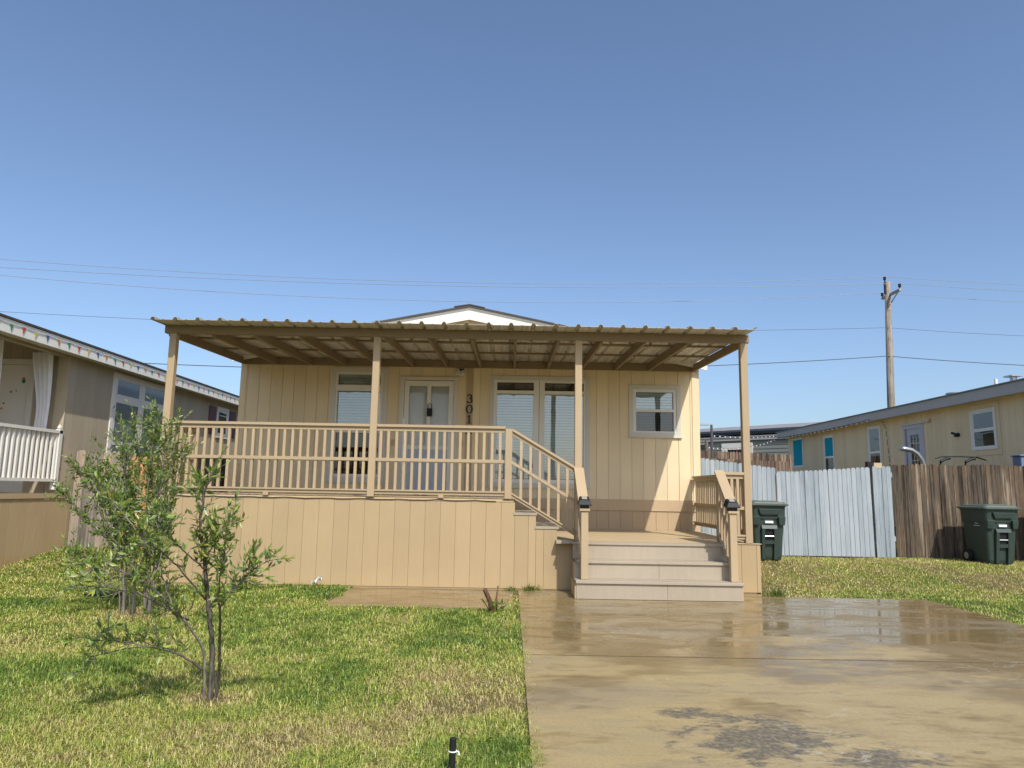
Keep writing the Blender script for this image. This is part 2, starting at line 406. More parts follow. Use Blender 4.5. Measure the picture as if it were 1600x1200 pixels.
# ------------------------------------------------------------------ the setting
def grid(xs, ys):
    Xg, Yg = np.meshgrid(xs, ys); Z = terrain(Xg, Yg); nx = len(xs)
    vs = np.stack([Xg, Yg, Z], -1).reshape(-1, 3)
    fs = [(j*nx+i, j*nx+i+1, (j+1)*nx+i+1, (j+1)*nx+i) for j in range(len(ys)-1) for i in range(nx-1)]
    return vs.tolist(), fs
xs = np.unique(np.concatenate([np.linspace(-400, -14, 14), np.linspace(-14, 16, 121), np.linspace(16, 400, 14)]))
ys = np.unique(np.concatenate([np.linspace(-60, 2, 8), np.linspace(2, 15, 66), np.linspace(15, 40, 26), np.linspace(40, 600, 12)]))
vs, fs = grid(xs, ys)
g = MB(); g.v = [tuple(p) for p in vs]; g.f = fs
lawn = g.build('lawn', 'soil', None, smooth=True); lawn['kind'] = 'structure'; lawn['label'] = 'lawn and bare soil around the homes'
# driveway: two slabs with a joint between
dr = MB().box(.13, 5.45, 6.12, 9.66, -.12, 0).box(.13, 5.45, -3, 6.08, -.12, .0).box(.13, 3.45, 9.66, 9.97, -.12, 0)
o = dr.build('driveway', 'concrete', None); o['kind'] = 'structure'; o['label'] = 'wet concrete driveway with one joint'; MB().box(.14, 5.44, 6.081, 6.119, -.11, -.004).build('joint', 'jointm', o)
wk = MB().box(-2.1, .06, 8.40, 9.97, -.12, -.006).build('walkway', 'concrete', None); wk['kind'] = 'structure'; wk['label'] = 'small concrete pad along the porch skirting'

# ------------------------------------------------------------------ main home
YW = 12.95; XL, XR = -4.93, 3.39
home = thing('mobile_home', 'cream mobile home with white framed windows behind the covered porch', 'house', ((XL+XR)/2, YW, 0))
FW = (V((0, YW, 0)), V((1, 0, 0)), V((0, -1, 0)))
W1 = (-3.30, -2.26, 1.42, 3.49); DR = (-2.03, -.98, 1.205, 3.33); W2 = (-.40, 1.42, 1.38, 3.385); W3 = (2.13, 3.07, 2.32, 3.26)
ins = lambda r, k: (r[0]+k, r[1]-k, r[2]+k, r[3]-k)
ops = [ins(W1, .06), (DR[0]+.05, DR[1]-.05, 0, DR[3]-.05), ins(W2, .06), ins(W3, .05)]
wall(home, 'front_wall', FW, XL, XR, 1.19, 3.70, ops, .212, M['siding'], phase=.1)
wall(home, 'front_skirting', FW, XL, XR, -.05, .995, [(DR[0]+.05, DR[1]-.05, 3, 4)], .212, M['band'], phase=.1)
MB().obox(FW, XL-.01, DR[0], .0, .028, .996, 1.189).obox(FW, DR[1], XR+.01, .0, .028, .996, 1.189).build('belly_band', 'band', home)
for a, b in ((XL-.02, XL+.09), (XR-.11, XR+.02)): MB().obox(FW, a, b, -.02, .022, 1.19, 3.70).build('corner_trim', 'siding', home)
MB().obox(FW, -.825, -.705, .0125, .026, 1.19, 3.515).build('centre_strip', 'band', home)
FL = (V((XL, YW, 0)), V((0, 1, 0)), V((-1, 0, 0))); FR = (V((XR, YW, 0)), V((0, 1, 0)), V((1, 0, 0)))
wall(home, 'side_wall', FL, .07, 14, -.05, 3.72, [], .212, M['siding']); wall(home, 'side_wall', FR, .07, 14, -.05, 3.72, [], .212, M['siding'])
PK = (-.80, 4.63); SL = .2
rz = lambda x: PK[1]-abs(x-PK[0])*SL
gb = MB().extr([(XL, 3.701), (XR, 3.701), (XR, rz(XR)-.03), (PK[0], PK[1]-.03), (XL, rz(XL)-.03)], lambda a, b, y: (a, y, b), YW, YW+.06); gb.build('gable_wall', 'siding', home)
for sg in (-1, 1):
    xe = XL-.14 if sg < 0 else XR+.14
    f_ = lambda x, k: (x, rz(x)+k)
    MB().extr([f_(PK[0], -.235), f_(xe, -.235), f_(xe, -.012), f_(PK[0], -.012)], lambda a, b, y: (a, y, b), YW-.16, YW-.135).build('rake_board', 'gable', home)
    MB().extr([f_(PK[0], -.045), f_(xe, -.045), f_(xe, .012), f_(PK[0], .012)], lambda a, b, y: (a, y, b), YW-.18, YW-.161).build('rake_trim', 'white', home)
    MB().extr([f_(PK[0], -.011), f_(xe-.02*sg, -.011), f_(xe+.05*sg, .024), f_(PK[0], .024)], lambda a, b, y: (a, y, b), YW-.21, YW+14).build('roof', 'shingle', home)
    MB().extr([f_(PK[0], -.06), f_(xe, -.06), f_(xe, -.03), f_(PK[0], -.03)], lambda a, b, y: (a, y, b), YW-.134, YW-.001).build('soffit', 'trim', home)
MB().extr([(PK[0]-.28, PK[1]-.028), (PK[0], PK[1]+.028), (PK[0]+.28, PK[1]-.028), (PK[0]+.28, PK[1]-.015), (PK[0], PK[1]+.042), (PK[0]-.28, PK[1]-.003)], lambda a, b, y: (a, y, b), YW-.22, YW+14).build('ridge_cap', 'shingle', home)
window(home, FW, W1, .09, [(-3.17, -2.39, 3.17, 3.37, 'glass'), (-3.17, -2.39, 2.39, 3.06, 'glass'), (-3.17, -2.39, 1.56, 2.30, 'glass_dark')], blind=[(-3.16, -2.40, 2.3, 3.38)], label='tall window with transom left of the door')
window(home, FW, W2, .075, [(-.27, .40, 3.12, 3.27, 'glass'), (-.27, .40, 1.52, 3.06, 'glass'), (.60, 1.31, 3.12, 3.27, 'glass'), (.60, 1.31, 1.52, 3.06, 'glass')], blind=[(-.265, .395, 1.53, 3.06), (.605, 1.305, 1.53, 3.06)], label='wide twin window with closed blinds')
window(home, FW, W3, .075, [(2.26, 2.94, 2.82, 3.13, 'glass'), (2.26, 2.94, 2.42, 2.77, 'glass_dark')], blind=[(2.27, 2.93, 2.42, 3.12)], label='small sash window by the right corner')
# door
t = MB(); t.obox(FW, DR[0], DR[0]+.075, .001, .03, 1.205, 3.28).obox(FW, DR[1]-.075, DR[1], .001, .03, 1.205, 3.28).obox(FW, DR[0]-.02, DR[1]+.02, .001, .045, 3.281, 3.335)
door = t.build('front_door', 'trim', home); door['label'] = 'white storm door with a kick panel'
da, db = DR[0]+.08, DR[1]-.08
s_ = MB().obox(FW, da, da+.085, -.03, .012, 1.22, 3.27).obox(FW, db-.085, db, -.03, .012, 1.22, 3.27).obox(FW, da+.085, db-.085, -.03, .012, 3.17, 3.27).obox(FW, da+.085, db-.085, -.03, .012, 1.22, 1.30).obox(FW, da+.085, db-.085, -.03, .012, 2.02, 2.09)
s_.obox(FW, (da+db)/2-.035, (da+db)/2+.035, -.03, .008, 2.09, 3.17); s_.build('storm_frame', 'white', door)
for a, b in ((da+.086, (da+db)/2-.036), ((da+db)/2+.036, db-.086)): MB().obox(FW, a, b, -.012, -.008, 2.09, 3.17).build('pane', 'glass_door', door)
MB().obox(FW, da+.086, db-.086, -.02, -.006, 1.30, 2.02).build('kick_panel', 'screen', door)
ip = MB().obox(FW, da, db, -.11, -.07, 1.22, 3.27)
for zc in (1.5, 2.0, 2.5, 2.92):
    for a in (da+.14, (da+db)/2+.04): frm = ip.obox(FW, a, a+.26, -.0699, -.062, zc-.17, zc+.17)
ip.build('inner_door', 'white', door)
MB().obox(FW, da+.02, da+.055, .012, .05, 2.08, 2.2).obox(FW, da+.01, da+.045, .05, .065, 2.12, 2.145).build('door_handle', 'brass', door)
cx = (da+db)/2+.02
MB().obox(FW, cx-.045, cx+.045, .009, .055, 2.62, 2.76).tube([(cx-.03, YW-.03, 2.76), (cx-.03, YW-.03, 2.83), (cx, YW-.03, 2.86), (cx+.03, YW-.03, 2.83), (cx+.03, YW-.03, 2.76)], .007).build('lock_box', 'black', door)
# house numbers, thick strokes with serifs, fixed down the centre strip
def digit(strokes, zc, xc=-.765, h=.15):
    b = MB(); y0, y1 = YW-.042, YW-.0265
    for pl in strokes:
        k = len(b.v); n = len(pl); L = []; Rr = []
        for i, (x, z, wd) in enumerate(pl):
            xa, za = pl[max(i-1, 0)][:2]; xb, zb = pl[min(i+1, n-1)][:2]; t = V((xb-xa, zb-za)).normalized(); nn = V((-t.y, t.x))*wd*.5
            L.append((x+nn.x, z+nn.y)); Rr.append((x-nn.x, z-nn.y))
        for i in range(n-1):
            q = [L[i], L[i+1], Rr[i+1], Rr[i]]
            b.extr([(xc+x*h, zc+z*h) for x, z in q], lambda a, c, y: (a, y, c), y0, y1)
    return b
arc = lambda cx, cz, rx, rz, a0, a1, n, wf: [(cx+rx*math.cos(R(a0+(a1-a0)*i/n)), cz+rz*math.sin(R(a0+(a1-a0)*i/n)), wf(a0+(a1-a0)*i/n)) for i in range(n+1)]
bold = lambda a: .08+.15*abs(math.cos(R(a)))
D3 = [arc(-.02, .76, .24, .24, 160, -90, 10, bold), arc(-.02, .28, .3, .28, 90, -160, 12, bold)]
D0 = [arc(0, .5, .33, .5, 0, 360, 20, bold)]
D1 = [[(.02, 0, .22), (.02, 1, .22)], [(-.25, .03, .07), (.3, .03, .07)], [(-.22, .8, .08), (0, .97, .1)]]
D5 = [[(-.2, .96, .12), (.28, .96, .12)], [(-.2, .98, .1), (-.24, .55, .1)], arc(-.02, .3, .32, .3, 130, -150, 12, bold)]
for D, zc in ((D3, 2.875), (D0, 2.685), (D1, 2.50), (D5, 2.305)): digit(D, zc).build('house_number', 'number', home)
lm = MB().obox(FW, -1.0, -.88, .013, .04, 3.43, 3.5); lamp = lm.build('porch_light', 'black', home)
lg = MB()
for k in range(2):
    cx_, cz_ = -.975+.075*k, 3.425-.01*k
    lg.loft([[(cx_+rr*math.cos(a), YW-.10+rr*math.sin(a)-dy, cz_+dz) for a in [i*math.pi/4 for i in range(8)]] for rr, dz, dy in ((.018, .05, 0), (.03, .03, .0), (.045, -.01, .02), (.05, -.05, .03))])
lg.build('lamp_shade', 'label', lamp); MB().obox(FW, -.985, -.965, .04, .09, 3.45, 3.47).obox(FW, -.91, -.89, .04, .09, 3.44, 3.46).build('lamp_arm', 'black', lamp)
for xx in (-2.13, -.9): MB().obox(FW, xx-.035, xx+.035, .0125, .022, 2.08, 2.19).build('outlet_plate', 'band', home)

# ------------------------------------------------------------------ covered porch
YF = 10.0; DZ = 1.2; LZ = .66
porch = thing('covered_porch', 'tan timber porch with railings, steps and a corrugated metal roof', 'porch', (-.8, YF, 0))
PX = {'L': -4.81, 'M': -1.92, 'N': -.03, 'P': .935, 'R': 3.27}
def post(x, y, z0, z1, wd=.098, name='post'): return MB().box(x-wd/2, x+wd/2, y-wd/2, y+wd/2, z0, z1).build(name, 'porch', porch, bevel=.005)
ROOFZ = lambda y: 3.54+(y-9.55)*.0355
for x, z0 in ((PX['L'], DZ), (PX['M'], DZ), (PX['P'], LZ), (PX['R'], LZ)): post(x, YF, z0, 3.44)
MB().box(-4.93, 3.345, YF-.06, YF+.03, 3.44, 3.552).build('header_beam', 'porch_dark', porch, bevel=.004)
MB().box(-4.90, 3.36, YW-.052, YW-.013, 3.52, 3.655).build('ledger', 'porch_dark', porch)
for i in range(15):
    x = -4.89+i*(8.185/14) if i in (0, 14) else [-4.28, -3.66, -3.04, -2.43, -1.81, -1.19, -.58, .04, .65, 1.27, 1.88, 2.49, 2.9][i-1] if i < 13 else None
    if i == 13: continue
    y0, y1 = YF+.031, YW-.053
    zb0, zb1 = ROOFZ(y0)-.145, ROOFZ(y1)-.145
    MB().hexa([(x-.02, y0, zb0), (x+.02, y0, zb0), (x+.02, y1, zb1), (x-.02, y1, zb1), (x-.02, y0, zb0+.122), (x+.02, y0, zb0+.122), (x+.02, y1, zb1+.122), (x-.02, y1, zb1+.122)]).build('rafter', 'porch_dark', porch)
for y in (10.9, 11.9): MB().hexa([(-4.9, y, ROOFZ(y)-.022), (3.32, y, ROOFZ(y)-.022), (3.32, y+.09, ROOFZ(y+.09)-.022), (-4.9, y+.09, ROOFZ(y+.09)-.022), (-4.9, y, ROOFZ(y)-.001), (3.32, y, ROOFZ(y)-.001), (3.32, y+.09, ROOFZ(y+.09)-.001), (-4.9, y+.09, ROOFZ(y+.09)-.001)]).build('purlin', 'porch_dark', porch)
PWD = .3067*.9965
prof = []
for k in range(3):
    b = k*PWD
    prof += [(b, .0), (b+.02, .036), (b+.05, .036), (b+.07, 0), (b+.17, .0), (b+.175, .006), (b+.19, .006), (b+.195, 0)]
prof += [(3*PWD, 0), (3*PWD+.02, .036), (3*PWD+.045, .036)]
x0 = -4.95
for k in range(9):
    b = MB(); n = len(prof); ya, yb = 9.55+random.uniform(-.008, .008), YW-.0125
    for y in (ya, yb):
        for dz in (0, .005):
            b.v += [(x0+px, y, ROOFZ(y)+pz+dz+.0015*(k % 2)) for px, pz in prof]
    q = lambda l, i: l*n+i
    for i in range(n-1):
        b.f += [(q(0, i), q(0, i+1), q(2, i+1), q(2, i)), (q(1, i), q(3, i), q(3, i+1), q(1, i+1)), (q(0, i), q(1, i), q(1, i+1), q(0, i+1)), (q(2, i), q(2, i+1), q(3, i+1), q(3, i))]
    b.f += [(q(0, 0), q(2, 0), q(3, 0), q(1, 0)), (q(0, n-1), q(1, n-1), q(3, n-1), q(2, n-1))]
    b.build('roof_panel', 'roofmetal', porch); x0 += 3*PWD
# floors
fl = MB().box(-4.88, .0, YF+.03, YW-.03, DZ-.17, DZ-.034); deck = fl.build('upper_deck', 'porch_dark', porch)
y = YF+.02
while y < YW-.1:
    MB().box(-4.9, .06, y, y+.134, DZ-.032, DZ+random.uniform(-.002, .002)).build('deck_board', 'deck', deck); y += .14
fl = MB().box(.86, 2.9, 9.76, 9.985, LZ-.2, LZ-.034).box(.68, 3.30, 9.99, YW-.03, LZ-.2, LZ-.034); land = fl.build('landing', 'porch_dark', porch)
y = 9.695
while y < YW-.1:
    MB().box(*((.84, 2.915) if y < 9.93 else (.66, 3.33)), y, min(y+.134, YW-.03), LZ-.032, LZ+random.uniform(-.002, .002)).build('deck_board', 'steps' if y < 9.75 else 'deck', land); y += .14
# skirting under the deck, stepped beside the side stairs
FS = (V((0, YF-.03, 0)), V((1, 0, 0)), V((0, -1, 0)))
ST = [(.07, 1.16), (.36, 1.0), (.65, .835), (.93, .62)]
def skirt_seg(u0, u1, z1, nm, ph):
    back = MB().obox(FS, u0, u1, -.03, 0, -.05, z1-.003); so_ = back.build(nm, 'groove', porch); u = u0-ph
    while u < u1-.01:
        a, b = max(u, u0)+.0022, min(u+.208, u1)-.0022; u += .208
        if b-a > .02: MB().obox(FS, a, b, .0005, .009, .012, z1).build('siding_board', 'skirt', so_)
skirt_seg(-4.90, .07, 1.155, 'skirting', .0); skirt_seg(.0705, .36, .985, 'skirting', .02); skirt_seg(.3605, .65, .815, 'skirting', .1); skirt_seg(.6505, .93, .61, 'skirting', .18)
skirt_seg(2.92, 3.41, .645, 'skirting', .18)
FSL = (V((-4.9, YF-.03, 0)), V((0, 1, 0)), V((-1, 0, 0)))
wall(porch, 'side_skirting', FSL, .03, 2.95, -.05, 1.15, [], .208, M['skirt']); wall(porch, 'side_skirting', (V((3.41, YF-.03, 0)), V((0, 1, 0)), V((1, 0, 0))), .0, 2.95, -.05, .645, [], .208, M['skirt'])
MB().box(-4.9, .05, YF-.043, YF+.02, 1.157, 1.175).build('skirting_cap', 'porch', porch)
MB().box(2.9, 3.43, YF-.05, YF+.06, .647, .658).build('skirting_cap', 'porch', porch)
# railings
def railing(p, q, name='railing', top=1.0, mid=.51, bot=.04, sp=.111, wd=.045, ph=.06, zb=0, capw=.1, two=True):
    p, q = V(p), V(q); L = V((q.x-p.x, q.y-p.y, 0)).length
    b = MB().slab(p, q, capw, top-.036, top).slab(p, q, .042, top-.09, top-.0365); ro = b.build(name, 'porch', porch)
    t = V((q.x-p.x, q.y-p.y, 0)).normalized(); nn = V((t.y, -t.x, 0))
    MB().slab(p+nn*.004, q+nn*.004, .05, mid-.02, mid+.024).build('mid_rail', 'porch', ro)
    MB().slab(p, q, .046, bot, bot+.04).slab(p, q, .085, bot+.0405, bot+.062).build('bottom_rail', 'porch', ro)
    u = ph
    while u < L-.02:
        c = p.lerp(q, u/L); s_ = (q.z-p.z)/L
        for lo, hi in ((bot+.063, mid-.021), (mid+.0245, top-.0905)):
            j = random.uniform(-.004, .004)
            w2 = .0185
            pts = []
            for zz in (lo, hi):
                for du, dn in ((-w2, -w2), (w2, -w2), (w2, w2), (-w2, w2)):
                    pp = c+t*(du+j)+nn*dn; pts.append((pp.x, pp.y, c.z+zz+du*s_))
            MB().hexa(pts).build('baluster', 'porch', ro)
        u += sp
    return ro
lx = PX['L']+.049
railing((lx, YF, DZ), (PX['M']-.049, YF, DZ)); railing((PX['M']+.049, YF, DZ), (PX['N']-.049, YF, DZ))
railing((PX['L'], YF+.06, DZ), (PX['L'], 10.95, DZ)); post(PX['N'], YF, DZ, 2.165)
for bx_ in (-3.36, -.95): MB().box(bx_-.035, bx_+.035, YF-.04, YF+.04, DZ, DZ+.0395).build('rail_block', 'porch', porch)
# side stairs (down to the right) with a sloping rail
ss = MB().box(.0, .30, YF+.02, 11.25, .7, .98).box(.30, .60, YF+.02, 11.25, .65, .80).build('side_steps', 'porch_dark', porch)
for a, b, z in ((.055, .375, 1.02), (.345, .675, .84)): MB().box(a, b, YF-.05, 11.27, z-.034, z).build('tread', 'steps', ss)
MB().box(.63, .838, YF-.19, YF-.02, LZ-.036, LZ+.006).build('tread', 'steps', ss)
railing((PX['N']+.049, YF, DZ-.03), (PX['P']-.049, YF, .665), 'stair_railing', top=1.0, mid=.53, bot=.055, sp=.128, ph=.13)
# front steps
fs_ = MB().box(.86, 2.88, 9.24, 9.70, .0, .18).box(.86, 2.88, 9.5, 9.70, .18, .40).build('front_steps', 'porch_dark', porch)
for k, (yf, z) in enumerate(((9.18, .225), (9.45, .445))):
    MB().box(.835 if k == 0 else .87, 2.925 if k == 0 else 2.88, yf-.025, yf+.285, z-.036, z).build('tread', 'steps', fs_, bevel=.004)
for yf, z0, z1, cut in ((9.18, .004, .188, 1.98), (9.45, .226, .408, 1.93), (9.715, .446, .626, None)):
    xs_ = [(.845, 2.905)] if cut is None else [(.845, cut-.002), (cut+.002, 2.905)]
    for a, b in xs_: MB().box(a, b, yf, yf+.02, z0, z1).build('riser', 'steps', fs_)
MB().box(.825, .8445, 9.19, 9.75, .004, .188).box(.845, .865, 9.47, 9.75, .19, .41).build('side_board', 'porch', fs_)
MB().box(2.906, 2.925, 9.19, 9.95, .004, .188).build('side_board', 'porch', fs_)
for x, tp in ((.955, 'l'), (2.845, 'r')):
    post(x, 9.31, .2255, 1.075, .092, 'newel_post')
    MB().box(x-.065, x+.065, 9.245, 9.375, 1.076, 1.105).build('newel_cap', 'porch', porch)
    railing((x-.012 if tp == 'l' else x+.03, YF-.05, LZ-.0), (x-.012 if tp == 'l' else x+.01, 9.36, .235), 'stair_railing', top=.985, mid=.55, bot=.08, sp=.13, ph=.09, capw=.13)
MB().box(2.85, 2.94, YF-.045, YF+.045, LZ, 1.615).build('post', 'porch', porch)
railing((2.945, YF, LZ-.01), (PX['R']-.049, YF, LZ-.01), top=.97, mid=.48, bot=.06, ph=.04, sp=.075); railing((PX['R']+.02, YF+.06, LZ-.01), (PX['R']+.02, YW-.06, LZ-.01), top=.97, mid=.48, bot=.12, sp=.115)
for x, lab in ((.955, 'black solar post light on the left newel of the front steps'), (2.845, 'black solar post light on the right newel of the front steps')):
    t = thing('solar_post_light', lab, 'light', (x, 9.31, 1.106), 'solar post lights')
    y = 9.31
    def ring(hw, z, tilt=0): return [(x-hw, y-hw, z-tilt), (x+hw, y-hw, z-tilt), (x+hw, y+hw, z+tilt), (x-hw, y+hw, z+tilt)]
    MB().loft([ring(.052, 1.106), ring(.055, 1.15)]).build('lamp_base', 'black', t)
    cap_ = MB().loft([ring(.082, 1.15, .008), ring(.085, 1.165, .01), ring(.06, 1.232, .022), ring(.055, 1.236, .022)]).build('lamp_cap', 'black', t)
    MB().loft([ring(.034, 1.2385, .014), ring(.034, 1.2425, .014)]).build('solar_panel', 'solar', t)
# low cable along the deck edge
pts = [(-4.6+i*.09, YF-.052, 1.178-.012*abs(math.sin(i*.55))+random.uniform(-.003, .003)) for i in range(50)]
single('cable', MB().tube(pts, .004, 5), 'black', 'thin dark cable looping along the deck edge under the rail', 'cable', (-2.4, YF-.05, 1.17))
# small things on the porch
pt = MB()
for cx_ in (-1.64, -1.5): pt.loft([[(cx_+rr*math.cos(i*math.pi/5), 12.7+rr*math.sin(i*math.pi/5), z) for i in range(10)] for rr, z in ((.04, 1.205), (.055, 1.27), (.062, 1.272), (.062, 1.29), (.05, 1.29), (.04, 1.24))])
hp = MB(); hp.v = pt.v[:60]; hp.f = [f for f in pt.f if max(f) < 60]
hq = MB(); hq.v = pt.v[60:]; hq.f = [tuple(i-60 for i in f) for f in pt.f if min(f) >= 60]
single('flower_pot', hp, 'red', 'small red pot on the deck at the door, left one', 'pot', (-1.64, 12.7, 1.2), 'red pots'); single('flower_pot', hq, 'red', 'small red pot on the deck at the door, right one', 'pot', (-1.5, 12.7, 1.2), 'red pots')

# ------------------------------------------------------------------ left neighbour
LXW = -7.6; YC = 12.15; LF = 1.14
lh = thing('mobile_home', 'grey-tan neighbouring home at left with bunting along its white eave', 'house', (LXW, YC, 0))
FLN = (V((LXW, 0, 0)), V((0, 1, 0)), V((1, 0, 0)))
LW1 = (13.5, 15.72, 1.55, 3.42); LW2 = (18.4, 19.15, 2.55, 3.33)
wall(lh, 'side_wall', FLN, YC, 28, LF, 3.47, [ins(LW1, .07), ins(LW2, .05)], .203, M['left_siding'], gap=.005)
wall(lh, 'skirting', FLN, 6, 28, -.05, LF-.08, [], .203, M['left_skirt'], gap=.006)
MB().obox(FLN, 6, 28, .0, .03, LF-.08, LF-.001).build('belly_band', 'left_skirt', lh)
FLE = (V((LXW, YC, 0)), V((-1, 0, 0)), V((0, -1, 0)))    # recess end wall facing the street
wall(lh, 'recess_wall', FLE, .0, 3.2, LF, 3.7, [(.60, 1.72, 0, 3.32)], .203, M['left_siding'], gap=.006)
MB().obox(FLE, -.02, .17, .0125, .03, LF, 3.47).build('corner_trim', 'left_siding', lh)
dd = frame_mb(FLE, .55, 1.77, LF, 3.4, .09, .001, .04).build('porch_door', 'white', lh); dd['label'] = 'white door with small dark stickers'
MB().obox(FLE, .641, 1.679, -.05, -.02, LF, 3.309).build('door_panel', 'white', dd)
for k in range(16):
    u, z = random.uniform(.68, 1.3), random.uniform(2.1, 3.15); rr = random.uniform(.014, .035)
    MB().extr([(u+rr*math.cos(a), z+rr*1.2*math.sin(a)) for a in [i*math.pi/4 for i in range(8)]], lambda a, b, dpt: V((LXW-a, YC+.02-dpt, b)), .001, .004).build('sticker', random.choice(['black', 'p_green', 'p_orange', 'p_blue', 'groove']), dd)
MB().box(-10.8, LXW, 6, YC-.001, LF-.1, LF-.001).build('porch_floor', 'left_skirt', lh)
MB().box(-10.86, -10.8, 6, YC-.06, LF, 3.7).build('recess_back_wall', 'left_siding', lh)
MB().box(-10.8, LXW+.02, 6, 28, 3.70, 3.74).build('porch_ceiling', 'left_siding', lh)
MB().box(LXW-.13, LXW+.0, 6, YC-.035, 3.44, 3.66).build('porch_beam', 'left_siding', lh)
MB().box(LXW+.30, LXW+.325, 5.5, 28.3, 3.44, 3.64).build('fascia', 'gable', lh)
MB().box(LXW+.02, LXW+.30, 5.5, 28.3, 3.475, 3.49).build('soffit', 'trim', lh)
MB().extr([(LXW+.35, 3.645), (LXW+.35, 3.675), (-11.5, 4.5), (-11.5, 4.47)], lambda a, b, y: (a, y, b), 5.4, 28.4).build('roof', 'shingle', lh)
window(lh, FLN, LW1, .10, [(13.68, 14.5, 3.02, 3.30, 'teal2'), (13.68, 14.5, 2.12, 2.86, 'teal'), (13.68, 14.5, 1.68, 2.05, 'teal'), (14.72, 15.54, 3.02, 3.30, 'teal2'), (14.72, 15.54, 2.12, 2.86, 'teal'), (14.72, 15.54, 1.68, 2.05, 'teal')], trim='white', label='tall twin window with transoms', pn=.008)
window(lh, FLN, LW2, .07, [(18.52, 19.03, 2.95, 3.22, 'glass'), (18.52, 19.03, 2.66, 2.9, 'glass')], trim='white', label='small white window between red shutters', pn=.008, blind=[(18.52, 19.03, 2.66, 3.24)])
for a in (17.9, 19.22): MB().obox(FLN, a, a+.42, .013, .035, 2.6, 3.3).build('shutter', 'shutter', lh, bevel=.006)
# white porch rail of that home
rl = MB().box(LXW-.03, LXW+.05, 6, YC-.05, 2.13, 2.18).build('white_railing', 'white', lh)
MB().box(LXW-.02, LXW+.04, 6, YC-.05, 1.33, 1.38).build('bottom_rail', 'white', rl)
yb = 8.4
while yb < YC-.08:
    MB().box(LXW-.008, LXW+.028, yb, yb+.036, 1.381, 2.129).build('baluster', 'white', rl); yb += .115
MB().box(LXW-.03, LXW+.05, YC-.14, YC-.06, 1.2, 2.2).loft([[(LXW+.01+s*math.cos(i*math.pi/4), YC-.105+s*math.sin(i*math.pi/4), z) for i in range(8)] for s, z in ((.015, 2.2), (.035, 2.22), (.03, 2.245), (.006, 2.28))]).build('rail_post', 'white', rl)
def curtain(x0, x1, y, z0, z1, pinch, label):
    b = MB(); nU, nZ = 40, 24; rows = []
    for j in range(nZ+1):
        t = j/nZ; z = z1+(z0-z1)*t; wdt = 1-pinch*math.sin(min(t*1.15, 1)*math.pi/2)**2; row = []
        for i in range(nU+1):
            s_ = i/nU; x = x1+(x0-x1)*(1-(1-s_))*wdt if False else x1-(x1-x0)*s_*wdt-(.10*t if pinch else 0)*0
            row.append((x+.02*math.sin(t*3), y+.028*math.sin(s_*26+t*1.5)*(1-.4*t), z))
        rows.append(row)
    k = len(b.v)
    for r1 in rows: b.v += r1
    for j in range(nZ):
        for i in range(nU):
            a = k+j*(nU+1)+i; b.f.append((a, a+1, a+nU+2, a+nU+1))
    n0 = len(b.v); b.v += [(x, yy+.004, z) for x, yy, z in b.v[:n0]]; b.f += [tuple(reversed([i+n0 for i in f])) for f in b.f[:]]
    return single('curtain', b, 'curtain', label, 'curtain', (x1, y, z0), 'porch curtains', smooth=True)
curtain(-8.17, -7.80, 12.0, 2.2, 3.5, .42, 'white curtain gathered at the porch corner of the left home')
curtain(-8.45, -8.1, 11.2, 2.2, 3.6, .4, 'white curtain cut off by the left edge of the photo')
# bunting on the left eave
bt = thing('bunting', 'string of coloured pennants along the white eave of the left home', 'bunting', (LXW+.33, 9, 3.5))
pts = [(LXW+.334, 7.6+i*.1, 3.592-.012*abs(math.sin(i*.55))) for i in range(131)]
MB().tube(pts, .004, 4).build('string', 'label', bt)
for k in range(46):
    y = 7.7+k*.275; zz = 3.588-.012*abs(math.sin((y-7.6)/.1*.55)); j = random.uniform(-.03, .03)
    MB().extr([(y-.036, zz), (y+.036, zz), (y+j, zz-.095+random.uniform(-.02, .02))], lambda a, b, x: (x, a, b), LXW+.3335, LXW+.3365).build('pennant', ['p_red', 'p_yellow', 'p_blue', 'p_orange', 'p_green'][k % 5], bt)
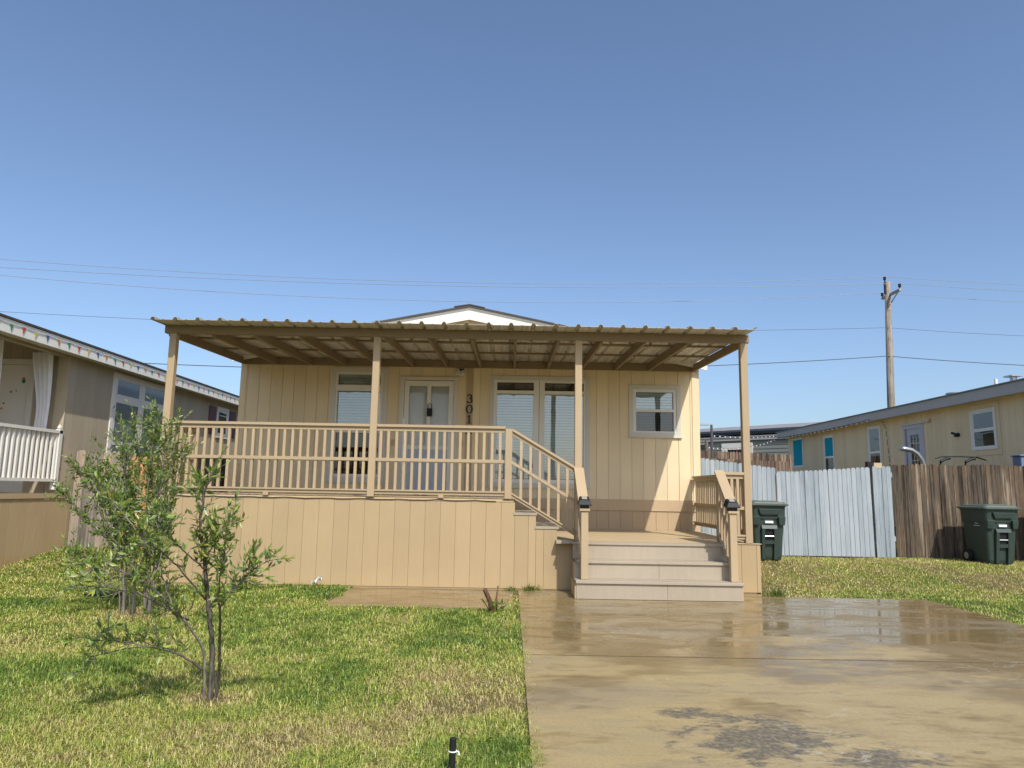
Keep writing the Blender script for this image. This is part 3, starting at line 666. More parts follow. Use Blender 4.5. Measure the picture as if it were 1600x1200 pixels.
# ------------------------------------------------------------------ fences
def picket(fr, u, wd, z0, z1, n0, n1, parent, mat, round_=True, lean=0, name='picket'):
    o, U, N = fr; a, b = u-wd/2, u+wd/2; r = wd*.55
    if round_: poly = [(a, z0), (b, z0), (b, z1-r*.75), (b-wd*.1, z1-r*.25), (b-wd*.3, z1), (a+wd*.3, z1), (a+wd*.1, z1-r*.25), (a, z1-r*.75)]
    else: poly = [(a, z0), (b, z0), (b, z1-.03), (b-.03, z1), (a+.03, z1), (a, z1-.03)]
    f = lambda p, q, dd_: o+U*(p+lean*(q-z0))+N*dd_+V((0, 0, q))
    return MB().extr(poly, f, n0, n1).build(name, mat, parent)
FY = 13.8
FF = (V((0, FY, 0)), V((1, 0, 0)), V((0, -1, 0)))
def fence(label, x0, x1, ztop, mat, wd=.083, step=.0895, n=0, z0=None, name='picket_fence', fr=FF, rails=(.35, 1.55), lean=0, round_=True, mats=None):
    t = thing(name, label, 'fence', tuple(fr[0]+fr[1]*((x0+x1)/2)+V((0, 0, TZ((x0+x1)/2, fr[0].y)))), 'fences')
    u = x0+wd/2
    while u < x1:
        zt = ztop(u) if callable(ztop) else ztop; zb = (TZ((fr[0]+fr[1]*u).x, (fr[0]+fr[1]*u).y)+.01) if z0 is None else z0(u)
        mm = mats(u) if mats else mat
        jn = random.uniform(-.007, .007)
        picket(fr, u, wd+random.uniform(-.002, .002), zb, zt+random.uniform(-.006, .005), .001+n+jn, .018+n+jn, t, mm, round_, lean+random.uniform(-.0012, .0012)); u += step
    for rz_ in rails:
        zb = TZ((fr[0]+fr[1]*((x0+x1)/2)).x, fr[0].y); MB().obox(fr, x0, x1, -.04+n, -.006+n, zb+rz_-.04, zb+rz_+.05).build('rail', mat, t)
    return t
fence('short blue-grey picket fence between the home corner and the gate', 3.46, 5.07, lambda u: 2.0-(u-3.6)*.115, 'bluefence')
gt = fence('sagging blue-grey wooden gate beside the green cart', 5.08, 6.83, lambda u: 1.745+(u-5.1)*.075, 'bluefence', n=.03, z0=lambda u: .20+.0*u, name='gate', lean=-.009); gt['category'] = 'gate'; gt['group'] = 'fences'
MB().box(6.835, 6.905, FY-.02, FY+.09, .1, 1.98).build('hinge_post', 'black', gt)
MB().box(6.95, 7.1, FY-.03, FY+.05, 1.86, 1.96).build('post_top', 'deck', gt)
fence('narrow blue-grey fence panel right of the gate', 6.915, 7.30, 1.90, 'bluefence', n=.01, lean=-.003)
fence('weathered brown picket fence behind the right-hand cart', 7.305, 12.2, lambda u: 1.93+.012*(u-7)+.012*math.sin(u*5), 'brownfence', n=-.01)
fence('grey weathered board fence beside the left home, behind the shrub', -7.55, -6.62, lambda u: 1.86+.02*math.sin(u*9), 'greyfence', wd=.15, step=.153, fr=(V((0, 12.55, 0)), V((1, 0, 0)), V((0, -1, 0))), round_=False)
fence('newer orange cedar board fence behind the shrub', -6.6, -4.95, lambda u: 1.80+.015*math.sin(u*7), 'cedar', wd=.15, step=.156, fr=(V((0, 12.55, 0)), V((1, 0, 0)), V((0, -1, 0))), round_=False, mats=lambda u: 'cedar' if u < -6.2 else 'brownfence')
fence('low brown picket fence in the yard beyond the blue-grey fence', 4.2, 7.36, lambda u: 2.25-.02*(u-5), 'darkfence', fr=(V((0, 19, 0)), V((1, 0, 0)), V((0, -1, 0))), rails=(.5, 1.5))
fence('dark brown picket fence in front of the grey house', 5.4, 9.42, lambda u: 2.76-.035*(u-6.3), 'darkfence', fr=(V((0, 24, 0)), V((1, 0, 0)), V((0, -1, 0))), rails=(.7, 1.7), wd=.085, step=.1)

# ------------------------------------------------------------------ right neighbour
RXW = 10.6
rh = thing('mobile_home', 'long tan neighbouring home at right with cyan windows', 'house', (RXW, 27.3, 0))
FRN = (V((RXW, 0, 0)), V((0, 1, 0)), V((-1, 0, 0)))
RB1, RB2, RW3, RD, RW4 = (26.0, 27.0, 2.32, 3.42), (23.5, 24.28, 2.0, 3.31), (20.5, 21.25, 2.02, 3.36), (18.35, 19.3, 1.3, 3.20), (15.58, 16.45, 2.40, 3.31)
wall(rh, 'side_wall', FRN, 14.15, 27.4, .1, 3.5, [ins(RB1, .05), ins(RB2, .05), ins(RW3, .05), ins(RD, .05), ins(RW4, .05)], .203, M['right_siding'], gap=.005)
MB().box(RXW, RXW+8, 27.34, 27.4, .1, 3.6).build('end_wall', 'right_siding', rh); MB().box(RXW, RXW+8, 14.15, 14.2, .1, 3.6).build('end_wall', 'right_siding', rh)
MB().box(RXW-.325, RXW-.30, 14.0, 27.7, 3.46, 3.69).build('fascia', 'fascia_grey', rh)
MB().box(RXW-.30, RXW, 14.0, 27.7, 3.49, 3.505).build('soffit', 'trim', rh)
MB().extr([(RXW-.36, 3.695), (RXW-.36, 3.72), (14.5, 4.5), (14.5, 4.47)], lambda a, b, y: (a, y, b), 13.95, 27.8).build('roof', 'roofgrey', rh)
w_ = window(rh, FRN, RB1, .05, [(26.09, 26.91, 2.40, 3.34, 'cyan')], trim='white', sill=False, label='window covered in bright cyan', pn=.008)
w_ = window(rh, FRN, RB2, .05, [(23.59, 24.19, 2.62, 3.23, 'cyan'), (23.59, 24.19, 2.08, 2.56, 'glass_dark')], trim='white', sill=False, label='window with a cyan upper half', pn=.008)
window(rh, FRN, RW3, .05, [(20.6, 21.15, 2.63, 3.27, 'glass'), (20.6, 21.15, 2.1, 2.56, 'glass_dark')], trim='white', sill=False, blind=[(20.6, 21.15, 2.6, 3.28)], label='narrow white sash window', pn=.008)
window(rh, FRN, RW4, .05, [(15.68, 16.35, 2.88, 3.22, 'glass'), (15.68, 16.35, 2.48, 2.81, 'glass_dark')], trim='white', sill=False, blind=[(15.68, 16.35, 2.84, 3.23)], label='white sash window nearest the street', pn=.008)
frame_mb(FRN, 15.45, 16.58, 2.27, 3.44, .12, .0125, .022).build('window_surround', 'right_siding', rh); frame_mb(FRN, 20.4, 21.35, 1.92, 3.46, .09, .0125, .022).build('window_surround', 'right_siding', rh)
dd = frame_mb(FRN, *RD, .08, .001, .03).build('side_door', 'lav', rh)
MB().obox(FRN, 18.44, 18.62, -.04, -.01, 1.3, 3.12).obox(FRN, 19.03, 19.21, -.04, -.01, 1.3, 3.12).obox(FRN, 18.62, 19.03, -.04, -.01, 2.95, 3.12).obox(FRN, 18.62, 19.03, -.04, -.01, 1.3, 1.6).build('door_leaf', 'lav', dd)
MB().obox(FRN, 18.62, 19.03, -.028, -.024, 1.6, 2.95).build('pane', 'glass_dark', dd)
mm = MB()
for k in range(1, 3): mm.obox(FRN, 18.62+.137*k-.008, 18.62+.137*k+.008, -.023, -.012, 1.6, 2.95)
for k in range(1, 6): mm.obox(FRN, 18.62, 19.03, -.0235, -.0125, 1.6+.225*k-.008, 1.6+.225*k+.008)
mm.build('muntin', 'trim', dd); MB().obox(FRN, 18.6, 19.05, -.12, -.11, 1.3, 3.1).build('room_shade', 'interior', dd)
MB().obox(FRN, 18.25, 19.4, .0125, .05, 3.21, 3.24).build('drip_cap', 'trim', dd)
lt = MB().obox(FRN, 18.1, 18.2, .0125, .04, 3.2, 3.28).obox(FRN, 18.0, 18.12, .04, .09, 3.22, 3.27).build('wall_light', 'trim', rh)
MB().tube([(RXW-.012, 16.92, 2.8), (RXW-.11, 16.92, 2.79)], [.05, .045], 8).tube([(RXW-.08, 16.98, 2.83), (RXW-.12, 17.03, 2.85)], .03, 6).build('dryer_vent', 'black', rh)
MB().tube([(11.2, 18.0, 3.8), (11.2, 18.0, 3.93)], .13, 10).tube([(11.2, 18.0, 3.93), (11.2, 18.0, 3.96)], [.19, .15], 10).build('roof_vent', 'galv', rh)
MB().tube([(11.2, 16.38, 3.85), (11.2, 16.38, 4.06)], .035, 8).build('roof_pipe', 'label', rh)
MB().tube([(11.2, 15.8, 3.85), (11.2, 15.8, 4.02)], .07, 8).box(11.07, 11.33, 15.66, 15.94, 4.02, 4.05).build('roof_vent', 'galv', rh)
def lights(path, name, label, nb, base, drop=.03):
    t = thing(name, label, 'string lights', base, 'string lights'); path = [V(p) for p in path]
    MB().tube(path, .008, 4).build('cable', 'wire', t); acc = [0]
    for a, b in zip(path, path[1:]): acc.append(acc[-1]+(b-a).length)
    for k in range(nb):
        s_ = acc[-1]*(k+.5)/nb; i = max(j for j in range(len(acc)-1) if acc[j] <= s_); p = path[i].lerp(path[i+1], (s_-acc[i])/(acc[i+1]-acc[i]))
        MB().loft([[(p.x+rr*math.cos(j*math.pi/3), p.y+rr*math.sin(j*math.pi/3), p.z-drop+dz) for j in range(6)] for rr, dz in ((.008, .02), (.022, .006), (.022, -.014), (.008, -.028))]).build('bulb', 'bulb', t)
sag = lambda a, b, s_, n=24: [V(a).lerp(V(b), i/n)-V((0, 0, s_*4*(i/n)*(1-i/n))) for i in range(n+1)]
lights(sag((RXW-.34, 27.6, 3.50), (RXW-.34, 20.4, 3.50), .05), 'string_lights', 'string of small lights under the eave of the right home', 22, (RXW-.34, 24, 3.4))
lights(sag((RXW-.36, 27.7, 3.46), (7.0, 25.6, 2.98), .18), 'string_lights', 'sagging string of lights between the right home and a dark pole', 18, (8.5, 26.5, 3))
lights(sag((RXW-.36, 27.75, 3.6), (6.3, 22.5, 3.15), .06), 'string_lights', 'upper string of lights running towards the pole by the porch', 14, (8.0, 25, 3.2))
lights([(RXW-.03, 20.35, 3.46), (RXW-.04, 20.15, 3.2), (RXW-.03, 20.1, 2.6), (RXW-.03, 20.05, 1.9)], 'string_lights', 'unlit light cable hanging down the wall of the right home', 7, (RXW-.03, 20.1, 1.9), .0)

# ------------------------------------------------------------------ grey house beyond
gh = thing('house', 'far grey sided house with solar panels and a white glazed door', 'house', (10, 31.5, 1.0))
A, B = V((4.6, 37.6, 0)), V((13.6, 27.75, 0)); U = (B-A).normalized(); N = V((U.y, -U.x, 0)); FG = (A, U, N); LG = (B-A).length
at = lambda x: (x-A.x)/U.x
fw = MB().obox(FG, 0, LG, -.1, 0, .5, 3.78); gw = fw.build('front_wall', 'grey_siding', gh)
for k in range(20): MB().hexa([tuple(A+U*u+N*n+V((0, 0, z))) for u, n, z in ((0, .001, .5+k*.163), (LG, .001, .5+k*.163), (LG, .022, .5+k*.163), (0, .022, .5+k*.163), (0, .001, .5+k*.163+.16), (LG, .001, .5+k*.163+.16), (LG, .006, .5+k*.163+.16), (0, .006, .5+k*.163+.16))]).build('lap_board', 'grey_siding', gw)
MB().obox(FG, -.2, LG+.2, .07, .095, 3.66, 3.8).build('fascia', 'fascia_grey', gh)
P3 = lambda u, n, z: A+U*u+N*n+V((0, 0, z))
MB().hexa([P3(-.2, .12, 3.78), P3(LG+.2, .12, 3.78), P3(LG+.2, -5, 4.75), P3(-.2, -5, 4.75), P3(-.2, .12, 3.82), P3(LG+.2, .12, 3.82), P3(LG+.2, -5, 4.79), P3(-.2, -5, 4.79)]).build('roof', 'roofgrey', gh)
for u in np.arange(1.5, LG-1.2, 1.75):
    z = 3.82+.62*.18
    MB().hexa([P3(u, -.05, z), P3(u+1.68, -.05, z), P3(u+1.68, -1.1, z+.19), P3(u, -1.1, z+.19), P3(u, -.05, z+.12), P3(u+1.68, -.05, z+.12), P3(u+1.68, -1.1, z+.31), P3(u, -1.1, z+.31)]).build('solar_panel', 'black', gh)
ud = at(10.0)
dd = frame_mb(FG, ud-.75, ud+.75, 1.4, 3.55, .28, .023, .06).build('glazed_door', 'white', gh)
MB().obox(FG, ud-.47, ud+.47, .024, .03, 1.5, 3.27).build('pane', 'glass_dark', dd); MB().obox(FG, ud-.03, ud+.03, .031, .05, 1.5, 3.27).obox(FG, ud-.47, ud-.03, .031, .05, 2.35, 2.43).obox(FG, ud+.03, ud+.47, .031, .05, 2.35, 2.43).build('muntin', 'red', dd)
uw = at(8.75); w_ = frame_mb(FG, uw-.35, uw+.35, 2.75, 3.62, .07, .023, .06).build('window', 'white', gh)
MB().obox(FG, uw-.28, uw+.28, .024, .03, 2.82, 3.55).build('pane', 'glass_dark', w_); MB().obox(FG, uw-.28, uw+.28, .031, .05, 3.15, 3.21).build('meeting_rail', 'white', w_)
single('pole', MB().tube([(5.75, 20.5, .5), (5.74, 20.5, 3.28)], [.05, .035], 8), 'wire', 'dark slim pole rising above the far fences by the porch', 'pole', (5.75, 20.5, .5))
single('pole', MB().tube([(6.95, 25.5, .7), (6.95, 25.5, 3.2)], .06, 8), 'darkfence', 'shorter brown pole in front of the grey house', 'pole', (6.95, 25.5, .7))
lp = thing('street_light', 'small street light peeking out at the home corner', 'street light', (10.9, 42, 1)); MB().tube([(10.95, 42, 1), (10.95, 42, 5.3)], .06, 8).build('pole', 'galv', lp); MB().box(10.7, 11.6, 41.9, 42.1, 5.28, 5.38).build('lamp_head', 'galv', lp)

# ------------------------------------------------------------------ utility pole and lines
up = thing('utility_pole', 'tall wooden utility pole with a short slanted crossarm', 'utility pole', (18.5, 35, .9))
MB().tube([(18.6, 35, .5), (18.68, 35, 6), (18.86, 35, 12.05)], [.2, .175, .135], 12).build('pole', 'polewood', up, smooth=True)
MB().slab((18.80, 33.75, 11.24), (19.08, 36.0, 11.40), .1, 0, .12).build('crossarm', 'polewood', up)
pins = [(18.72, 34.98, 12.0, 12.3), (18.81, 33.82, 11.365, 11.6), (19.07, 35.95, 11.521, 11.74)]
for x, y, z0, z1 in pins: MB().tube([(x, y, z0), (x, y, z1-.14)], .03, 6).tube([(x, y, z1-.16), (x, y, z1-.1), (x, y, z1-.06), (x, y, z1)], [.05, .08, .06, .075], 8).build('insulator', 'black', up)
MB().box(18.66, 18.74, 34.9, 35.0, 11.4, 12.0).build('pin_bracket', 'black', up)
MB().slab((18.88, 34.8, 10.9), (18.83, 34.0, 11.25), .04, 0, .05).build('brace', 'galv', up)
# each line: left far point, lowest region, pole, and a point to the right (all measured along the street behind)
W_ = [((-23.03, 31.0, 11.16), (1.45, 33.33, 11.16), (18.72, 34.98, 12.32), (26.35, 35.8, 12.27)), ((-22.98, 31.0, 10.78), (1.46, 33.0, 10.78), (18.81, 33.82, 11.62), (26.3, 35.4, 11.8)),
      ((-22.94, 31.0, 10.42), (1.46, 33.6, 10.37), (19.07, 35.95, 11.76), (26.28, 36.3, 11.5)), ((-22.75, 31.0, 8.76), (-2, 33.0, 8.75), (18.62, 34.85, 9.65), (26.1, 35.8, 9.57)), ((-16.75, 31.6, 6.66), (9.57, 34.1, 7.42), (18.55, 34.84, 8.21), (25.98, 35.8, 8.04))]
labs = ['topmost power line, fixed to the pole tip', 'second power line, on the raised near end of the crossarm', 'third power line, on the lower left end of the crossarm', 'faint neutral line fixed halfway down the utility pole', 'lowest dark cable, passing under the porch roof corners']
for (a, b, mp, r), lb, rad, mt in zip(W_, labs, (.012, .012, .012, .009, .019), ('wire_bright', 'wire_bright', 'wire_bright', 'wire', 'wire')):
    cz = np.polyfit([a[0], b[0], mp[0]], [a[2], b[2], mp[2]], 2); cy = np.polyfit([a[0], mp[0]], [a[1], mp[1]], 1)
    pth = [(x, np.polyval(cy, x), np.polyval(cz, x)) for x in np.linspace(-46, mp[0], 60)]; pth[-1] = mp
    sl_ = (r[2]-mp[2])/(r[0]-mp[0])
    for x in np.linspace(mp[0], 60, 30)[1:]:
        k = x-mp[0]; pth.append((x, mp[1]+(r[1]-mp[1])/(r[0]-mp[0])*k, mp[2]+sl_*k-.0022*(r[0]-mp[0])*k+.0022*k*k))
    single('power_line', MB().tube(pth, rad, 5), mt, lb, 'power line', mp, 'power lines')

# ------------------------------------------------------------------ things behind the right fence
single('curved_pipe', MB().tube([(8.98, 15.6, .25), (8.97, 15.6, 1.9), (8.93, 15.6, 2.1), (8.83, 15.6, 2.25), (8.7, 15.6, 2.335), (8.55, 15.6, 2.36), (8.48, 15.6, 2.36)], .055, 10), 'galv', 'curved grey metal pipe rising behind the brown fence', 'pipe', (8.98, 15.6, .25), smooth=True)
ex = thing('roof_rack', 'black bar on two curved supports showing over the brown fence', 'rack', (9.6, 15.2, .2))
MB().tube([(8.98, 15.2, 2.14), (9.1, 15.2, 2.18), (9.5, 15.2, 2.19), (9.85, 15.2, 2.18), (10.05, 15.2, 2.12)], .016, 6).build('crossbar', 'black', ex)
for x in (9.05, 9.58): MB().tube([(x, 15.2, .3), (x, 15.2, 1.95), (x+.04, 15.2, 2.08), (x+.16, 15.2, 2.14), (x+.24, 15.2, 2.15)], .03, 8).build('support', 'black', ex)
single('storage_box', MB().box(10.15, 10.55, 14.3, 14.55, .25, 2.16).box(10.12, 10.56, 14.27, 14.56, 2.161, 2.2), 'bluebox', 'slate blue box top showing over the fence at the right edge', 'box', (10.3, 14.4, .25), bevel=.01)
single('tote', MB().box(3.45, 3.55, 10.6, 11.1, .02, .54).box(3.44, 3.56, 10.58, 11.12, .541, .57), 'blue', 'dark blue tote low beside the right end of the porch', 'tote', (3.55, 10.85, .02), bevel=.01)

# ------------------------------------------------------------------ wheeled carts
def rrect(hx, hy, cx, cy, z, r=.05, n=3):
    out = []
    for sx, sy, a0 in ((1, 1, 0), (-1, 1, 90), (-1, -1, 180), (1, -1, 270)):
        for i in range(n+1):
            a = R(a0+90*i/n); out.append((cx+sx*(hx-r)+r*math.cos(a), cy+sy*(hy-r)+r*math.sin(a), z))
    return out
def cart(label, loc, rz_, body='cart', lid='cartlid', detail=True, h=1.0):
    t = thing('wheeled_cart', label, 'trash cart', loc, 'wheeled carts'); o_ = ORG[t.name]; ORG[t.name] = V((0, 0, 0))
    MB().loft([rrect(.225, .25, 0, .02, .02), rrect(.235, .27, 0, .02, .08), rrect(.27, .33, 0, .02, .70), rrect(.285, .35, 0, .02, .74), rrect(.29, .365, 0, .02, .93), rrect(.30, .375, 0, .02, .935), rrect(.30, .375, 0, .02, .955)]).build('body', body, t, smooth=False)
    l_ = MB().loft([rrect(.325, .40, 0, .01, .956, .05), rrect(.335, .41, 0, .01, .962, .05), rrect(.335, .41, 0, .01, .985, .05), rrect(.30, .37, 0, .015, .995, .06), rrect(.285, .355, 0, .015, 1.018, .06), rrect(.2, .26, 0, .02, 1.03, .06), rrect(.19, .25, 0, .02, 1.04, .06)]).build('lid', lid, t)
    MB().box(-.22, .22, .36, .44, .958, 1.0).build('lid_hinge', body, l_)
    # lift pocket: shoulder ledge, recess cheeks, steel bar
    MB().hexa([(-.15, -.37, .80), (.15, -.37, .80), (.15, -.30, .76), (-.15, -.30, .76), (-.19, -.385, .90), (.19, -.385, .90), (.19, -.30, .90), (-.19, -.30, .90)]).build('shoulder', body, t, bevel=.008)
    for s_ in (-1, 1): MB().hexa([(s_*.17, -.355, .62), (s_*.27, -.33, .62), (s_*.27, -.28, .62), (s_*.17, -.28, .62), (s_*.15, -.375, .77), (s_*.28, -.352, .77), (s_*.28, -.28, .77), (s_*.15, -.28, .77)]).build('cheek', body, t, bevel=.006)
    fr_ = lambda z: -(.23+(z-.02)*.116)-.02
    for s_ in (-1, 1): MB().hexa([(s_*.075, fr_(.05)-.035, .03), (s_*.13, fr_(.05)-.03, .03), (s_*.14, fr_(.05)+.04, .03), (s_*.075, fr_(.05)+.04, .03), (s_*.075, fr_(.56)-.045, .56), (s_*.13, fr_(.56)-.038, .56), (s_*.14, fr_(.56)+.04, .56), (s_*.075, fr_(.56)+.04, .56)]).build('front_rib', body, t, bevel=.006)
    MB().hexa([(-.13, fr_(.56)-.045, .561), (.13, fr_(.56)-.045, .561), (.13, fr_(.56)+.03, .561), (-.13, fr_(.56)+.03, .561), (-.13, fr_(.6)-.02, .62), (.13, fr_(.6)-.02, .62), (.13, fr_(.6)+.03, .62), (-.13, fr_(.6)+.03, .62)]).build('pocket_lip', body, t)
    MB().hexa([(-.0745, fr_(.34)-.03, .30), (.0745, fr_(.34)-.03, .30), (.0745, fr_(.34)+.02, .30), (-.0745, fr_(.34)+.02, .30), (-.0745, fr_(.36)-.034, .36), (.0745, fr_(.36)-.034, .36), (.0745, fr_(.36)+.02, .36), (-.0745, fr_(.36)+.02, .36)]).build('pocket_floor', body, t)
    MB().hexa([(-.0745, fr_(.37)-.006, .365), (.0745, fr_(.37)-.006, .365), (.0745, fr_(.37)+.02, .365), (-.0745, fr_(.37)+.02, .365), (-.0745, fr_(.555)-.006, .555), (.0745, fr_(.555)-.006, .555), (.0745, fr_(.555)+.02, .555), (-.0745, fr_(.555)+.02, .555)]).build('pocket_shade_panel', 'black', t)  # black panel standing in for the shade inside the pocket recess
    MB().tube([(-.0745, fr_(.45)-.022, .43), (.0745, fr_(.45)-.022, .43)], .012, 8).build('lift_bar', 'metal', t)
    MB().box(-.07, .07, fr_(.7)-.008, fr_(.7)+.02, .655, .695).build('serial_label', 'label', t)
    for s_ in (-1, 1):
        w0 = MB().tube([(s_*.25, .25, .12), (s_*.30, .25, .12)], .12, 16).build('wheel', 'black', t); MB().tube([(s_*.3001, .25, .12), (s_*.306, .25, .12)], .06, 12).build('hub', 'galv', w0)
    MB().tube([(-.22, .38, .92), (-.22, .46, .94), (.22, .46, .94), (.22, .38, .92)], .016, 8).build('handle', body, t)
    # stamped round emblem and line of print on the left flank
    em = MB(); xs_ = lambda z: -(.235+(z-.08)*.0565)-.003
    for i in range(14):
        a0, a1 = 2*math.pi*i/14, 2*math.pi*(i+.8)/14
        q = [(rr*math.cos(a), .74+rr*math.sin(a)) for rr, a in ((.038, a0), (.038, a1), (.046, a1), (.046, a0))]
        em.extr(q, lambda p, z, dd_: (xs_(z)-dd_, -.05+p, z), 0, .003)
    em.box(xs_(.66)-.003, xs_(.66)+.002, -.13, .03, .66, .668).box(xs_(.72)-.003, xs_(.72)+.002, -.07, -.03, .725, .75); em.build('stamp', 'label', t)
    ORG[t.name] = o_; t.location = loc; t.rotation_euler = (0, 0, rz_)
    return t
cart('dark green wheeled cart between the porch and the gate', (4.53, 13.0, TZ(4.53, 13.0)), R(-3))
cart('dark green wheeled cart standing in front of the brown fence', (8.57, 13.0, TZ(8.57, 13.0)), R(1))
cart('dark blue wheeled cart cut off by the right edge of the photo', (9.98, 13.2, TZ(9.98, 13.1)), R(8), 'blue', 'blue')
# ------------------------------------------------------------------ shrubs
def leaf_mesh(name, parent, mat, P, D, L, Wd, tint, kind='stuff'):
    """P base points, D directions, sizes, tints -> folded narrow leaves (4 triangles each)"""
    n = len(P); D = D/np.linalg.norm(D, axis=1, keepdims=True)
    rv = rng.normal(size=(n, 3)); S_ = np.cross(D, rv); S_ /= np.linalg.norm(S_, axis=1, keepdims=True)+1e-9; Nn = np.cross(S_, D)
    L = L[:, None]; Wd = Wd[:, None]
    a = P; b = P+D*L*.42+S_*Wd*.5+Nn*L*.05; c = P+D*L-Nn*L*.06; e = P+D*L*.42-S_*Wd*.5+Nn*L*.05; mid = P+D*L*.5
    vs = np.stack([a, b, c, e, mid], 1).reshape(-1, 3)
    base = np.arange(n)[:, None]*5
    tri = np.concatenate([base+np.array(x)[None] for x in ((0, 1, 4), (1, 2, 4), (2, 3, 4), (3, 0, 4))], 1).reshape(-1, 3)
    o0 = np.array(ORG[parent.name]) if parent is not None else np.zeros(3)
    me = bpy.data.meshes.new(name); me.vertices.add(len(vs)); me.vertices.foreach_set('co', (vs-o0).astype(np.float32).ravel())
    me.loops.add(tri.size); me.loops.foreach_set('vertex_index', tri.astype(np.int32).ravel())
    me.polygons.add(len(tri)); me.polygons.foreach_set('loop_start', np.arange(0, tri.size, 3, dtype=np.int32)); me.polygons.foreach_set('loop_total', np.full(len(tri), 3, np.int32))
    me.update(calc_edges=True)
    at_ = me.attributes.new('tint', 'FLOAT_COLOR', 'POINT'); cols = np.repeat(np.concatenate([tint, np.ones((n, 1))], 1), 5, 0); at_.data.foreach_set('color', cols.astype(np.float32).ravel())
    me.materials.append(M[mat]); o = bpy.data.objects.new(name, me); link(o, parent); o['kind'] = kind; return o
def curve(pts, n=10):
    pts = [np.array(p, float) for p in pts]; P = [pts[0]*2-pts[1]]+pts+[pts[-1]*2-pts[-2]]; out = []
    for i in range(1, len(P)-2):
        for t in np.linspace(0, 1, n, endpoint=False):
            out.append(.5*((2*P[i])+(-P[i-1]+P[i+1])*t+(2*P[i-1]-5*P[i]+4*P[i+1]-P[i+2])*t*t+(-P[i-1]+3*P[i]-3*P[i+1]+P[i+2])*t**3))
    out.append(pts[-1]); return np.array(out)
def shrub(name, label, base, stems, twigs, tl, leaves, lsize, zmin, dark, spread=.8, bare=.15):
    t = thing(name, label, 'shrub', base); LP, LD = [], []; tw = MB(); paths = []
    for k, (pts, r0, r1) in enumerate(stems):
        c = curve(pts); c[1:] += rng.normal(0, .002, (len(c)-1, 3)); paths.append(c)
        MB().tube(c, list(np.linspace(r0, r1, len(c))), 7).build('trunk' if r0 > .012 else 'branch', 'bark', t, smooth=True)
    wts = np.array([len(p) for p in paths], float); wts /= wts.sum()
    for _ in range(twigs):
        c = paths[rng.choice(len(paths), p=wts)]; i = int((bare+(1-bare)*rng.random()**.75)*(len(c)-1)); p = c[i]
        if p[2] < zmin: continue
        tan = c[min(i+1, len(c)-1)]-c[max(i-1, 0)]; tan /= np.linalg.norm(tan)+1e-9
        dv = tan*.9+rng.normal(0, spread, 3)+np.array([0, 0, .45]); dv /= np.linalg.norm(dv); ln = tl*(.4+.8*rng.random())
        q = curve([p, p+dv*ln*.5+rng.normal(0, .02, 3), p+dv*ln+np.array([0, 0, .05*ln])+rng.normal(0, .03, 3)], 5)
        tw.tube(q, list(np.linspace(.003, .0012, len(q))), 4)
        nl = int(leaves*(.6+.8*rng.random()))
        for s_ in np.linspace(.15, 1, nl):
            f = s_*(len(q)-1); j = min(int(f), len(q)-2); pp = q[j]+(q[j+1]-q[j])*(f-j); td = q[j+1]-q[j]; td = td/np.linalg.norm(td)
            LP.append(pp); LD.append(td*.8+rng.normal(0, .55, 3)+np.array([0, 0, .15]))
    tw.build('twigs', 'bark', t, kind='stuff')
    LP, LD = np.array(LP), np.array(LD); n = len(LP); L = lsize*(.6+.7*rng.random(n)); k = rng.random((n, 1))
    pal = np.array([(.10, .175, .032), (.165, .265, .048), (.28, .36, .07), (.26, .30, .12), (.46, .42, .09)])
    tint = pal[rng.choice(5, n, p=dark)]*(.75+.5*k)
    leaf_mesh('foliage', t, 'leaf', LP, LD, L, L*(.24+.10*rng.random(n)), tint); return t
shrub('olive_shrub', 'young multi-stemmed olive-like tree in the front lawn, nearest the camera', (-1.88, 4.78, -.03), [
    ([(-1.87, 4.78, -.04), (-1.86, 4.72, .30), (-1.87, 4.62, .6), (-1.88, 4.52, .92), (-1.87, 4.42, 1.08), (-1.84, 4.38, 1.28), (-1.79, 4.34, 1.36)], .020, .003),
    ([(-1.84, 4.78, -.04), (-1.81, 4.72, .25), (-1.76, 4.55, .52), (-1.73, 4.42, .76), (-1.70, 4.4, .98)], .012, .003),
    ([(-1.73, 4.48, .60), (-1.64, 4.42, .70), (-1.55, 4.4, .80), (-1.44, 4.38, .88)], .005, .002),
    ([(-1.91, 4.78, -.04), (-1.905, 4.70, .28), (-1.95, 4.55, .47), (-2.02, 4.45, .62), (-2.09, 4.36, .88), (-2.2, 4.3, 1.06), (-2.38, 4.22, 1.29)], .0095, .003),
    ([(-1.905, 4.75, .16), (-2.05, 4.6, .30), (-2.19, 4.45, .36), (-2.45, 4.36, .31)], .008, .002), ([(-2.1, 4.55, .32), (-2.25, 4.4, .40), (-2.36, 4.25, .44)], .004, .002), ([(-1.87, 4.55, .8), (-1.95, 4.25, 1.0), (-1.98, 4.0, 1.18)], .005, .002), ([(-1.95, 4.55, .5), (-2.1, 4.2, .7), (-2.25, 3.95, .78)], .005, .002),
    ([(-2.0, 4.48, .58), (-2.12, 4.32, .74), (-2.26, 4.2, .84), (-2.36, 4.12, .84)], .007, .002),
    ([(-1.88, 4.6, .62), (-1.98, 4.35, .86), (-2.05, 4.1, 1.02)], .007, .002),
    ([(-1.87, 4.52, .86), (-1.76, 4.4, 1.0), (-1.66, 4.34, 1.16)], .005, .002),
    ([(-2.0, 4.5, .52), (-2.12, 4.5, .66), (-2.2, 4.45, .74)], .005, .002)], 210, .165, 13, .053, .19, [.2, .3, .28, .15, .07], .6, .2)
stems = []
